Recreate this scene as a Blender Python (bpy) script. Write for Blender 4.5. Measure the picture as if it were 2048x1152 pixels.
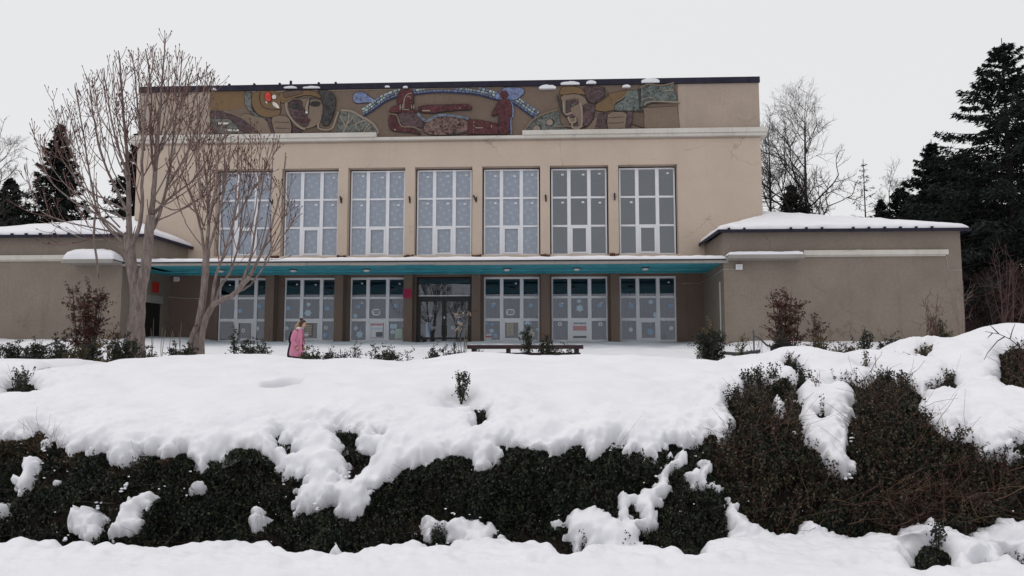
import bpy, bmesh, math, random
import numpy as np
from mathutils import Vector, Matrix

for _o in list(bpy.data.objects):
    bpy.data.objects.remove(_o)
SC = bpy.context.scene
COL = SC.collection
R = math.radians
PITCH, YAW = R(5.1), R(2.6)
CAMZ, FPX = 1.6, 1479.0

# ---------------------------------------------------------------- camera, sky, sun, exposure
cam_data = bpy.data.cameras.new('camera')
cam = bpy.data.objects.new('camera', cam_data)
COL.objects.link(cam)
cam.location = (0, 0, CAMZ)
cam.rotation_euler = (math.pi / 2 + PITCH, 0, 0)
cam_data.sensor_width = 36.0
cam_data.lens = FPX / 2048 * 36.0
cam_data.clip_start, cam_data.clip_end = 0.1, 3000
SC.camera = cam

SUN_EL, SUN_AZ = R(66), R(-75)      # high veiled sun, from the left
world = bpy.data.worlds.new('World')
SC.world = world
world.use_nodes = True
wn, wl = world.node_tree.nodes, world.node_tree.links
wn.clear()
sky = wn.new('ShaderNodeTexSky'); sky.sky_type = 'NISHITA'; sky.sun_disc = False
sky.sun_elevation = SUN_EL; sky.sun_rotation = SUN_AZ
sky.air_density = 1.0; sky.dust_density = 4.0
wmix = wn.new('ShaderNodeMix'); wmix.data_type = 'RGBA'
wmix.inputs[0].default_value = 0.93
wmix.inputs[7].default_value = (8.42, 8.40, 8.46, 1)       # closed, even cloud layer
bg = wn.new('ShaderNodeBackground'); bg.inputs[1].default_value = 0.1
wo = wn.new('ShaderNodeOutputWorld')
wl.new(sky.outputs[0], wmix.inputs[6]); wl.new(wmix.outputs[2], bg.inputs[0]); wl.new(bg.outputs[0], wo.inputs[0])

sun_data = bpy.data.lights.new('sun', 'SUN')
sun_data.energy = 0.9; sun_data.angle = R(35); sun_data.color = (1.0, 0.97, 0.93)
sun = bpy.data.objects.new('sun', sun_data); COL.objects.link(sun)
sdir = Vector((math.sin(SUN_AZ) * math.cos(SUN_EL), math.cos(SUN_AZ) * math.cos(SUN_EL), math.sin(SUN_EL)))
sun.rotation_euler = sdir.to_track_quat('Z', 'Y').to_euler()
sun.location = (0, -20, 40)

SC.view_settings.view_transform = 'Standard'
SC.view_settings.look = 'None'
SC.view_settings.exposure = 0.0
SC.view_settings.gamma = 1.0
SC.view_settings.use_curve_mapping = False
SC.render.engine = 'CYCLES'
SC.cycles.max_bounces = 6
SC.cycles.transparent_max_bounces = 10
SC.cycles.caustics_reflective = SC.cycles.caustics_refractive = False

# ---------------------------------------------------------------- helpers
rng = np.random.default_rng(7)
_perm = np.random.default_rng(3).permutation(256)
_perm = np.concatenate([_perm, _perm, _perm])
_ang = np.random.default_rng(4).uniform(0, 2 * np.pi, 256)

def pnoise(x, y):
    """2-D gradient noise, about -0.7 .. 0.7"""
    x = np.asarray(x, float); y = np.asarray(y, float)
    xi = np.floor(x).astype(int); yi = np.floor(y).astype(int)
    xf, yf = x - xi, y - yi
    u = xf * xf * xf * (xf * (xf * 6 - 15) + 10); v = yf * yf * yf * (yf * (yf * 6 - 15) + 10)
    def g(a, b, dx, dy):
        h = _perm[(_perm[a & 255] + b) & 255]
        return np.cos(_ang[h]) * dx + np.sin(_ang[h]) * dy
    n00 = g(xi, yi, xf, yf); n10 = g(xi + 1, yi, xf - 1, yf)
    n01 = g(xi, yi + 1, xf, yf - 1); n11 = g(xi + 1, yi + 1, xf - 1, yf - 1)
    return (n00 * (1 - u) + n10 * u) * (1 - v) + (n01 * (1 - u) + n11 * u) * v

def fbm(x, y, oct=3):
    s = 0; a = 1.0
    for k in range(oct):
        s = s + a * pnoise(np.asarray(x) * 2 ** k + 17.3 * k, np.asarray(y) * 2 ** k + 5.1 * k); a *= 0.5
    return s

def sstep(a, b, x):
    t = np.clip((np.asarray(x, float) - a) / (b - a), 0, 1)
    return t * t * (3 - 2 * t)

def ray(px, py):
    """direction from the camera through a point of the photograph (full-size pixels), scaled so that y = 1"""
    X, Z = (px - 1024.0) / FPX, -(py - 576.0) / FPX
    c, s = math.cos(PITCH), math.sin(PITCH)
    Y2, Z2 = c - Z * s, s + Z * c
    return X / Y2, Z2 / Y2

def at(px, py, Y):
    a, b = ray(px, py)
    return Vector((a * Y, Y, CAMZ + b * Y))

D0 = 34.0
ct, st_ = math.cos(YAW), math.sin(YAW)
def fac(px, py, c=0.0):
    """point of the photograph -> (u, z) on the building plane at depth c"""
    a, b = ray(px, py)
    t = (D0 * ct + c) / (a * st_ + ct)
    u = a * t * ct - (t - D0) * st_
    return (u, CAMZ + b * t)
def b2w(u, c, z):
    """building coordinates -> world"""
    return Vector((u * ct + c * st_, D0 - u * st_ + c * ct, z))

def link(o, parent=None):
    COL.objects.link(o)
    if parent is not None:
        o.parent = parent
    return o

def tag(o, label=None, cat=None, group=None, kind=None):
    if label: o['label'] = label
    if cat: o['category'] = cat
    if group: o['group'] = group
    if kind: o['kind'] = kind
    return o

def empty(name, loc, rz=0.0, label=None, cat=None, group=None):
    o = bpy.data.objects.new(name, None)
    o.location = loc; o.rotation_euler = (0, 0, rz); o.empty_display_size = 0.2
    link(o)
    return tag(o, label, cat, group)

def np_mesh(name, V, F, mat, parent=None, smooth=False, tint=None):
    """V (n,3), F (m,k) with constant k"""
    V = np.ascontiguousarray(V, np.float32); F = np.ascontiguousarray(F, np.int32)
    me = bpy.data.meshes.new(name)
    me.vertices.add(len(V)); me.vertices.foreach_set('co', V.ravel())
    m, k = F.shape
    me.loops.add(m * k); me.loops.foreach_set('vertex_index', F.ravel())
    me.polygons.add(m); me.polygons.foreach_set('loop_start', np.arange(0, m * k, k, dtype=np.int32))
    if smooth:
        me.polygons.foreach_set('use_smooth', np.ones(m, bool))
    if tint is not None:
        ca = me.color_attributes.new('tint', 'FLOAT_COLOR', 'POINT')
        t4 = np.ones((len(V), 4), np.float32); t4[:, :3] = tint
        ca.data.foreach_set('color', t4.ravel())
    me.update(calc_edges=True)
    if mat: me.materials.append(mat)
    o = bpy.data.objects.new(name, me)
    return link(o, parent)

class MB:
    """collects simple solids, then links them as ONE mesh object"""
    def __init__(self): self.v = []; self.f = []
    def box(self, x0, x1, y0, y1, z0, z1):
        n = len(self.v)
        for z in (z0, z1):
            self.v += [(x0, y0, z), (x1, y0, z), (x1, y1, z), (x0, y1, z)]
        self.f += [(n, n + 3, n + 2, n + 1), (n + 4, n + 5, n + 6, n + 7)]
        for i in range(4):
            j = (i + 1) % 4
            self.f.append((n + i, n + j, n + 4 + j, n + 4 + i))
        return self
    def hexa(self, p):
        n = len(self.v); self.v += [tuple(q) for q in p]
        self.f += [(n, n + 3, n + 2, n + 1), (n + 4, n + 5, n + 6, n + 7)]
        for i in range(4):
            j = (i + 1) % 4
            self.f.append((n + i, n + j, n + 4 + j, n + 4 + i))
        return self
    def prism_y(self, poly, y0, y1):
        """polygon in (x, z), extruded from y1 (back) to y0 (front)"""
        n = len(self.v); k = len(poly)
        a = sum(poly[i][0] * poly[(i + 1) % k][1] - poly[(i + 1) % k][0] * poly[i][1] for i in range(k))
        if a < 0: poly = poly[::-1]
        self.v += [(x, y0, z) for x, z in poly] + [(x, y1, z) for x, z in poly]
        self.f.append(tuple(range(n, n + k)))
        for i in range(k):
            j = (i + 1) % k
            self.f.append((n + i, n + k + i, n + k + j, n + j))
        return self
    def poly(self, pts):
        n = len(self.v); self.v += [tuple(p) for p in pts]; self.f.append(tuple(range(n, n + len(pts)))); return self
    def mesh(self, name, mat, smooth=False):
        me = bpy.data.meshes.new(name); me.from_pydata(self.v, [], self.f)
        if mat: me.materials.append(mat)
        if smooth:
            for p in me.polygons: p.use_smooth = True
        return me
    def build(self, name, mat, parent=None, smooth=False, bevel=0):
        o = bpy.data.objects.new(name, self.mesh(name, mat, smooth)); link(o, parent)
        if bevel:
            m = o.modifiers.new('bevel', 'BEVEL'); m.width = bevel; m.segments = 2; m.limit_method = 'ANGLE'
        return o

class Tubes:
    """tapered tubes along polylines, all in one mesh"""
    def __init__(self): self.V = []; self.F = []; self.n = 0; self.T = []
    def add(self, pts, rad, sides=4, tint=None):
        P = np.asarray(pts, float); k = len(P)
        r = np.broadcast_to(np.asarray(rad, float), (k,))
        T = np.gradient(P, axis=0)
        T /= np.linalg.norm(T, axis=1)[:, None] + 1e-9
        m = T.mean(0); ref = np.array([1.0, 0, 0]) if abs(m[0]) < 0.6 * np.linalg.norm(m) + 1e-9 else np.array([0, 1.0, 0])
        U = np.cross(T, ref); U /= np.linalg.norm(U, axis=1)[:, None] + 1e-9
        W = np.cross(T, U)
        a = np.arange(sides) / sides * 2 * np.pi
        V = P[:, None, :] + r[:, None, None] * (np.cos(a)[None, :, None] * U[:, None, :] + np.sin(a)[None, :, None] * W[:, None, :])
        self.V.append(V.reshape(-1, 3))
        if tint is not None: self.T.append(np.tile(tint, (k * sides, 1)))
        i = np.arange(k - 1)[:, None] * sides; j = np.arange(sides)[None, :]; j2 = (j + 1) % sides
        F = np.stack([i + j, i + j2, i + sides + j2, i + sides + j], -1).reshape(-1, 4) + self.n
        self.F.append(F); self.n += k * sides
        return self
    def build(self, name, mat, parent=None, smooth=True):
        return np_mesh(name, np.concatenate(self.V), np.concatenate(self.F), mat, parent, smooth,
                       np.concatenate(self.T) if self.T else None)

def unit(v):
    v = np.asarray(v, float)
    return v / (np.linalg.norm(v, axis=-1, keepdims=True) + 1e-9)

def leaf_arrays(C, D, N, L, W):
    """rhombic leaves: centres, directions, side vectors, length, width"""
    n = len(C); D = unit(D); S = unit(np.cross(D, N))
    L = np.broadcast_to(L, (n,))[:, None]; W = np.broadcast_to(W, (n,))[:, None]
    V = np.stack([C - D * L / 2, C + S * W / 2 - D * L * .05, C + D * L / 2, C - S * W / 2 - D * L * .05], 1).reshape(-1, 3)
    return V, np.arange(4 * n).reshape(-1, 4)

def leaves(name, C, D, N, L, W, mat, parent=None, tint=None):
    V, F = leaf_arrays(C, D, N, L, W)
    o = np_mesh(name, V, F, mat, parent, False, None if tint is None else np.repeat(tint, 4, 0))
    o['kind'] = 'stuff'
    return o

# ---------------------------------------------------------------- materials
def mat_new(name):
    m = bpy.data.materials.new(name); m.use_nodes = True
    return m, m.node_tree.nodes, m.node_tree.links, m.node_tree.nodes['Principled BSDF']

def plain(name, col, rough=0.6, spec=0.3, var=0.0, scale=6.0, bump=0.0, bscale=60.0, metal=0.0):
    m, n, l, b = mat_new(name)
    b.inputs['Roughness'].default_value = rough; b.inputs['Metallic'].default_value = metal
    b.inputs['Specular IOR Level'].default_value = spec
    b.inputs['Base Color'].default_value = (*col, 1)
    tc = n.new('ShaderNodeTexCoord')
    if var:
        t = n.new('ShaderNodeTexNoise'); t.inputs['Scale'].default_value = scale; t.inputs['Detail'].default_value = 6
        t.inputs['Roughness'].default_value = .65
        l.new(tc.outputs['Object'], t.inputs['Vector'])
        cr = n.new('ShaderNodeValToRGB')
        cr.color_ramp.elements[0].position = .3; cr.color_ramp.elements[1].position = .7
        cr.color_ramp.elements[0].color = (*[max(0, c * (1 - var)) for c in col], 1)
        cr.color_ramp.elements[1].color = (*[min(1, c * (1 + var)) for c in col], 1)
        l.new(t.outputs[0], cr.inputs[0]); l.new(cr.outputs[0], b.inputs['Base Color'])
    if bump:
        t2 = n.new('ShaderNodeTexNoise'); t2.inputs['Scale'].default_value = bscale; t2.inputs['Detail'].default_value = 4
        l.new(tc.outputs['Object'], t2.inputs['Vector'])
        bp = n.new('ShaderNodeBump'); bp.inputs['Strength'].default_value = bump; bp.inputs['Distance'].default_value = .02
        l.new(t2.outputs[0], bp.inputs['Height']); l.new(bp.outputs[0], b.inputs['Normal'])
    return m

def stucco(name, col, stain=0.3, streak=0.25, fine=0.12, stain_col=None):
    """weathered render: large blotches, vertical run marks, grit"""
    m, n, l, b = mat_new(name)
    b.inputs['Roughness'].default_value = .92; b.inputs['Specular IOR Level'].default_value = .15
    tc = n.new('ShaderNodeTexCoord')
    sc = stain_col or tuple(c * .6 for c in col)
    def noise_(scale, vec_scale, detail=6, rough=.6):
        mp = n.new('ShaderNodeMapping'); mp.inputs['Scale'].default_value = vec_scale
        l.new(tc.outputs['Object'], mp.inputs[0])
        t = n.new('ShaderNodeTexNoise'); t.inputs['Scale'].default_value = scale
        t.inputs['Detail'].default_value = detail; t.inputs['Roughness'].default_value = rough
        l.new(mp.outputs[0], t.inputs['Vector']); return t
    def ramp(src, a, c):
        r = n.new('ShaderNodeMapRange'); r.inputs[1].default_value = a; r.inputs[2].default_value = c
        l.new(src.outputs[0], r.inputs[0]); return r
    def mix(fac_sock, k, ca, cb):
        mm = n.new('ShaderNodeMath'); mm.operation = 'MULTIPLY'; mm.inputs[1].default_value = k; l.new(fac_sock, mm.inputs[0])
        x = n.new('ShaderNodeMix'); x.data_type = 'RGBA'; l.new(mm.outputs[0], x.inputs[0])
        for s, v in ((6, ca), (7, cb)):
            if isinstance(v, tuple): x.inputs[s].default_value = (*v, 1)
            else: l.new(v, x.inputs[s])
        return x.outputs[2]
    c1 = mix(ramp(noise_(.55, (1, 1, 1), 8, .65), .38, .72).outputs[0], stain, col, sc)
    c2 = mix(ramp(noise_(1.1, (2.6, 2.6, .13), 5, .6), .56, .74).outputs[0], streak, c1, tuple(c * .55 for c in col))
    c3 = mix(ramp(noise_(8, (1, 1, 1), 6, .8), .38, .68).outputs[0], fine, c2, tuple(c * .45 for c in col))
    c4 = mix(ramp(noise_(9, (1, 1, 1), 2, .9), .68, .72).outputs[0], .25, c3, tuple(min(1, c * 1.35) for c in col))
    # hairline cracks, broken up by a mask
    dn = noise_(1.6, (1, 1, 1), 4, .6)
    vm = n.new('ShaderNodeVectorMath'); vm.operation = 'MULTIPLY_ADD'; vm.inputs[1].default_value = (.9, .9, .9)
    l.new(dn.outputs[1], vm.inputs[0]); l.new(tc.outputs['Object'], vm.inputs[2])
    vc = n.new('ShaderNodeTexVoronoi'); vc.feature = 'DISTANCE_TO_EDGE'; vc.inputs['Scale'].default_value = .30
    l.new(vm.outputs[0], vc.inputs['Vector'])
    ck = n.new('ShaderNodeMapRange'); ck.inputs[1].default_value = .0; ck.inputs[2].default_value = .010; ck.inputs[3].default_value = 1; ck.inputs[4].default_value = 0
    l.new(vc.outputs['Distance'], ck.inputs[0])
    mk = ramp(noise_(.5, (1, 1, 1), 3, .6), .50, .60); cm = n.new('ShaderNodeMath'); cm.operation = 'MULTIPLY'
    l.new(ck.outputs[0], cm.inputs[0]); l.new(mk.outputs[0], cm.inputs[1])
    c4 = mix(cm.outputs[0], .5, c4, tuple(c * .35 for c in col))
    l.new(c4, b.inputs['Base Color'])
    bp = n.new('ShaderNodeBump'); bp.inputs['Strength'].default_value = .35; bp.inputs['Distance'].default_value = .02
    l.new(noise_(45, (1, 1, 1), 4, .7).outputs[0], bp.inputs['Height']); l.new(bp.outputs[0], b.inputs['Normal'])
    return m

def snow_mat(name, grain=0.25):
    m, n, l, b = mat_new(name)
    b.inputs['Roughness'].default_value = .7; b.inputs['Specular IOR Level'].default_value = .2
    tc = n.new('ShaderNodeTexCoord')
    t = n.new('ShaderNodeTexNoise'); t.inputs['Scale'].default_value = 2.2; t.inputs['Detail'].default_value = 8
    l.new(tc.outputs['Object'], t.inputs['Vector'])
    cr = n.new('ShaderNodeValToRGB')
    cr.color_ramp.elements[0].position = .3; cr.color_ramp.elements[0].color = (.71, .71, .75, 1)
    cr.color_ramp.elements[1].position = .7; cr.color_ramp.elements[1].color = (.76, .76, .80, 1)
    l.new(t.outputs[0], cr.inputs[0]); l.new(cr.outputs[0], b.inputs['Base Color'])
    t2 = n.new('ShaderNodeTexNoise'); t2.inputs['Scale'].default_value = 38; t2.inputs['Detail'].default_value = 5
    t2.inputs['Roughness'].default_value = .65
    l.new(tc.outputs['Object'], t2.inputs['Vector'])
    bp = n.new('ShaderNodeBump'); bp.inputs['Strength'].default_value = grain; bp.inputs['Distance'].default_value = .02
    l.new(t2.outputs[0], bp.inputs['Height']); l.new(bp.outputs[0], b.inputs['Normal'])
    return m

def tinted(name, rough=.6, spec=.25, mul=(1, 1, 1), trans=0.0):
    """colour comes from the per-leaf colour attribute"""
    m, n, l, b = mat_new(name)
    a = n.new('ShaderNodeAttribute'); a.attribute_name = 'tint'
    b.inputs['Roughness'].default_value = rough; b.inputs['Specular IOR Level'].default_value = spec
    l.new(a.outputs['Color'], b.inputs['Base Color'])
    return m

def glass_mat(name, tint=(.82, .86, .9), f0=.09):
    m, n, l, b = mat_new(name)
    n.remove(b)
    out = [x for x in n if x.type == 'OUTPUT_MATERIAL'][0]
    tr = n.new('ShaderNodeBsdfTransparent'); tr.inputs[0].default_value = (*tint, 1)
    gl = n.new('ShaderNodeBsdfGlossy'); gl.inputs['Roughness'].default_value = .02; gl.inputs[0].default_value = (.93, .95, 1, 1)
    lw = n.new('ShaderNodeLayerWeight'); lw.inputs[0].default_value = .25
    mr = n.new('ShaderNodeMapRange'); mr.inputs[3].default_value = f0; mr.inputs[4].default_value = 1.0
    l.new(lw.outputs['Fresnel'], mr.inputs[0])
    tc = n.new('ShaderNodeTexCoord'); t = n.new('ShaderNodeTexNoise'); t.inputs['Scale'].default_value = .9
    l.new(tc.outputs['Object'], t.inputs['Vector'])
    bp = n.new('ShaderNodeBump'); bp.inputs['Strength'].default_value = .03; bp.inputs['Distance'].default_value = .05
    l.new(t.outputs[0], bp.inputs['Height']); l.new(bp.outputs[0], gl.inputs['Normal'])
    mx = n.new('ShaderNodeMixShader')
    l.new(mr.outputs[0], mx.inputs[0]); l.new(tr.outputs[0], mx.inputs[1]); l.new(gl.outputs[0], mx.inputs[2])
    l.new(mx.outputs[0], out.inputs[0])
    return m

def curtain_mat():
    """grey tulle with a regular printed motif"""
    m, n, l, b = mat_new('printed tulle')
    b.inputs['Roughness'].default_value = .9
    tc = n.new('ShaderNodeTexCoord')
    mp = n.new('ShaderNodeMapping'); mp.inputs['Scale'].default_value = (3.3, 0, 3.3); mp.inputs['Rotation'].default_value = (0, R(28), 0)
    l.new(tc.outputs['Object'], mp.inputs[0])
    v = n.new('ShaderNodeTexVoronoi'); v.inputs['Scale'].default_value = 1.0; v.inputs['Randomness'].default_value = .12
    l.new(mp.outputs[0], v.inputs['Vector'])
    nz = n.new('ShaderNodeTexNoise'); nz.inputs['Scale'].default_value = 22; l.new(tc.outputs['Object'], nz.inputs['Vector'])
    ad = n.new('ShaderNodeMath'); ad.operation = 'MULTIPLY_ADD'; ad.inputs[1].default_value = .28
    l.new(nz.outputs[0], ad.inputs[0]); l.new(v.outputs['Distance'], ad.inputs[2])
    cr = n.new('ShaderNodeValToRGB')
    cr.color_ramp.elements[0].position = .33; cr.color_ramp.elements[0].color = (.93, .93, .95, 1)
    cr.color_ramp.elements[1].position = .42; cr.color_ramp.elements[1].color = (.72, .71, .76, 1)
    l.new(ad.outputs[0], cr.inputs[0]); l.new(cr.outputs[0], b.inputs['Base Color'])
    return m

M = dict(
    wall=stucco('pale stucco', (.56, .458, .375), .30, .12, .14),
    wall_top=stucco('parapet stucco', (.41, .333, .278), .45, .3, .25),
    wing=stucco('grey brown roughcast', (.265, .222, .184), .55, .22, .35),
    lower=stucco('brown roughcast', (.20, .145, .118), .35, .25, .2),
    lintel=stucco('bare concrete', (.34, .32, .29), .3, .3, .2),
    white=stucco('flaking white paint', (.63, .60, .55), .45, .4, .2, (.40, .35, .29)),
    frame=plain('white window plastic', (.72, .73, .77), .35, .4, .05, 3),
    teal=plain('teal painted ceiling', (.05, .31, .375), .55, .3, .25, 2.2),
    fascia=stucco('weathered concrete edge', (.33, .31, .29), .5, .4, .2),
    metal=plain('dark blue sheet metal', (.022, .020, .034), .7, .2, .3, 3),
    black=plain('black painted metal', (.012, .012, .014), .4, .4),
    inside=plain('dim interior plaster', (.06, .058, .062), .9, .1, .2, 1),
    rust=plain('rusty iron', (.10, .045, .03), .9, .1, .5, 20),
    glass=glass_mat('window glass'), glass_low=glass_mat('ground floor glass', (.80, .85, .92), .052),
    curtain=curtain_mat(),
    voile=plain('grey voile', (.062, .065, .088), .9, .1, .12, 1.2),
    snow=snow_mat('snow'),
    soil=plain('leaf litter under the hedge', (.018, .014, .012), .95, .05, .5, 14, .6, 30),
    leaf=tinted('leaves', .55, .22),
    needle=tinted('needles', .8, .1),
    twig=tinted('twigs', .85, .1),
    wood=plain('dark red bench paint', (.036, .016, .019), .6, .3, .4, 8, .3, 40),
    lamp=plain('milky lamp glass', (.55, .55, .55), .3, .5),
)

def bark_mat(name, col, dark):
    m, n, l, b = mat_new(name)
    b.inputs['Roughness'].default_value = .92; b.inputs['Specular IOR Level'].default_value = .1
    tc = n.new('ShaderNodeTexCoord'); mp = n.new('ShaderNodeMapping'); mp.inputs['Scale'].default_value = (9, 9, 2.2)
    l.new(tc.outputs['Object'], mp.inputs[0])
    t = n.new('ShaderNodeTexNoise'); t.inputs['Scale'].default_value = 2.2; t.inputs['Detail'].default_value = 8; t.inputs['Roughness'].default_value = .7
    l.new(mp.outputs[0], t.inputs['Vector'])
    cr = n.new('ShaderNodeValToRGB'); cr.color_ramp.elements[0].position = .36; cr.color_ramp.elements[1].position = .62
    cr.color_ramp.elements[0].color = (*dark, 1); cr.color_ramp.elements[1].color = (*col, 1)
    l.new(t.outputs[0], cr.inputs[0]); l.new(cr.outputs[0], b.inputs['Base Color'])
    bp = n.new('ShaderNodeBump'); bp.inputs['Strength'].default_value = .6; bp.inputs['Distance'].default_value = .02
    l.new(t.outputs[0], bp.inputs['Height']); l.new(bp.outputs[0], b.inputs['Normal'])
    return m
M['bark'] = bark_mat('maple bark', (.265, .218, .20), (.135, .105, .096))
M['bark_dark'] = bark_mat('dark bark', (.06, .05, .048), (.03, .025, .025))

# ================================================================ the ground
_ty = np.linspace(0, 60, 6001)
_kn = np.array([[0, 0], [5.98, 0], [6.1, .10], [6.3, .34], [6.55, .64], [6.8, .80], [7.3, .93], [8.2, 1.08], [9.3, 1.25],
                [10.4, 1.385], [11.2, 1.42], [11.9, 1.35], [13, 1.10], [15, 1.02], [19.5, .95], [20.6, .85], [23.8, .85],
                [25.5, 1.35], [29, 1.72], [32.5, 2.0], [34, 2.05], [60, 2.05]])
_tz = np.interp(_ty, _kn[:, 0], _kn[:, 1])
_k = np.hanning(31); _k /= _k.sum()
_tz = np.convolve(np.pad(_tz, 15, mode='edge'), _k, 'valid')
_ts = np.concatenate([[0], np.cumsum(np.hypot(np.diff(_ty), np.diff(_tz)))])
CREST = np.array([(-900, 716), (0, 716), (60, 717), (140, 716), (150, 722), (158, 729), (200, 725), (255, 732), (263, 720), (280, 716),
    (300, 714), (330, 711), (400, 707), (460, 706), (520, 707), (560, 712), (600, 717), (640, 719), (660, 716), (700, 714),
    (750, 718), (800, 721), (850, 717), (905, 707), (950, 702), (985, 704), (1010, 705), (1060, 708), (1120, 709), (1170, 706),
    (1250, 710), (1380, 716), (1430, 723), (1447, 722), (1472, 712), (1545, 704), (1582, 692), (1610, 691), (1638, 698),
    (1702, 706), (1740, 696), (1790, 702), (1810, 694), (1841, 671), (1900, 676), (1940, 670), (1970, 661), (2000, 648),
    (2026, 643), (2060, 650), (2250, 660), (3000, 690)], float)
_cx = np.array([at(px, py, 11.0)[0] for px, py in CREST]); _cz = np.array([at(px, py, 11.0)[2] for px, py in CREST]) - .168

def ground_z(x, y):
    """bare ground: street, hedge bank, crest of the bank, sunken path, rise to the hall"""
    x = np.asarray(x, float); y = np.asarray(y, float)
    foot = .10 * pnoise(x * .7 + 3, y * 0) + .05 * np.sin(x * 1.9)
    yy = y + foot * sstep(4.5, 5.8, y) * (1 - sstep(8, 10, y))
    z = np.interp(yy, _ty, _tz)
    z = z + (np.interp(x, _cx, _cz) - 1.42) * sstep(8.4, 11.0, y) * (1 - sstep(11.3, 13.5, y))
    # snow-laden mounds (buried shrubs) on the bank
    m = sstep(6.9, 7.6, y) * (1 - sstep(10.2, 11.0, y))
    z = z + m * (.07 * pnoise(x * .9 + 40, y * .9) + .045 * pnoise(x * 2.1, y * 2.1 + 9))
    # drifts against the two wings of the hall
    for x0, x1 in ((8.6, 19), (-26, -15)):
        z = z + .22 * sstep(x0 - .6, x0 + 1, x) * (1 - sstep(x1 - .5, x1 + 2, x)) * sstep(26.5, 29.5, y) * (1 - sstep(36, 45, y))
    z = z + (.10 * pnoise(x * .8, y * .9) + .06 * pnoise(x * 2.1, y * 1.6)) * sstep(24.5, 27, y) * (1 - sstep(36, 45, y))
    z = z + .05 * pnoise(x * .6, y * .5) * sstep(25, 28, y) * (1 - sstep(45, 60, y))
    # a low bush in the street snow, lower right
    for bx, by, r, h in ((3.30, 5.78, .16, .12), (3.98, 5.5, .12, .05)):
        z = z + h * np.exp(-((x - bx) ** 2 + (y - by) ** 2) / (2 * r * r) * 1.6)
    z = z + .035 * pnoise(x * 1.1, y * 1.3) * (1 - sstep(5.6, 6.2, y))
    return z

def arc_s(y): return np.interp(y, _ty, _ts)

def drop(px, py, lift=.05):
    """where the sight line through a point of the photograph first meets the bank"""
    px = np.atleast_1d(np.asarray(px, float)); py = np.atleast_1d(np.asarray(py, float))
    X, Y = [], []
    ys = np.arange(3.5, 12.4, .01)
    for p, q in zip(px, py):
        a, b = ray(p, q)
        h = ground_z(a * ys, ys) + lift
        k = np.nonzero(CAMZ + b * ys <= h)[0]
        yv = ys[k[0]] if len(k) else 11.2
        X.append(a * yv); Y.append(yv)
    return np.array(X), np.array(Y)

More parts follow.
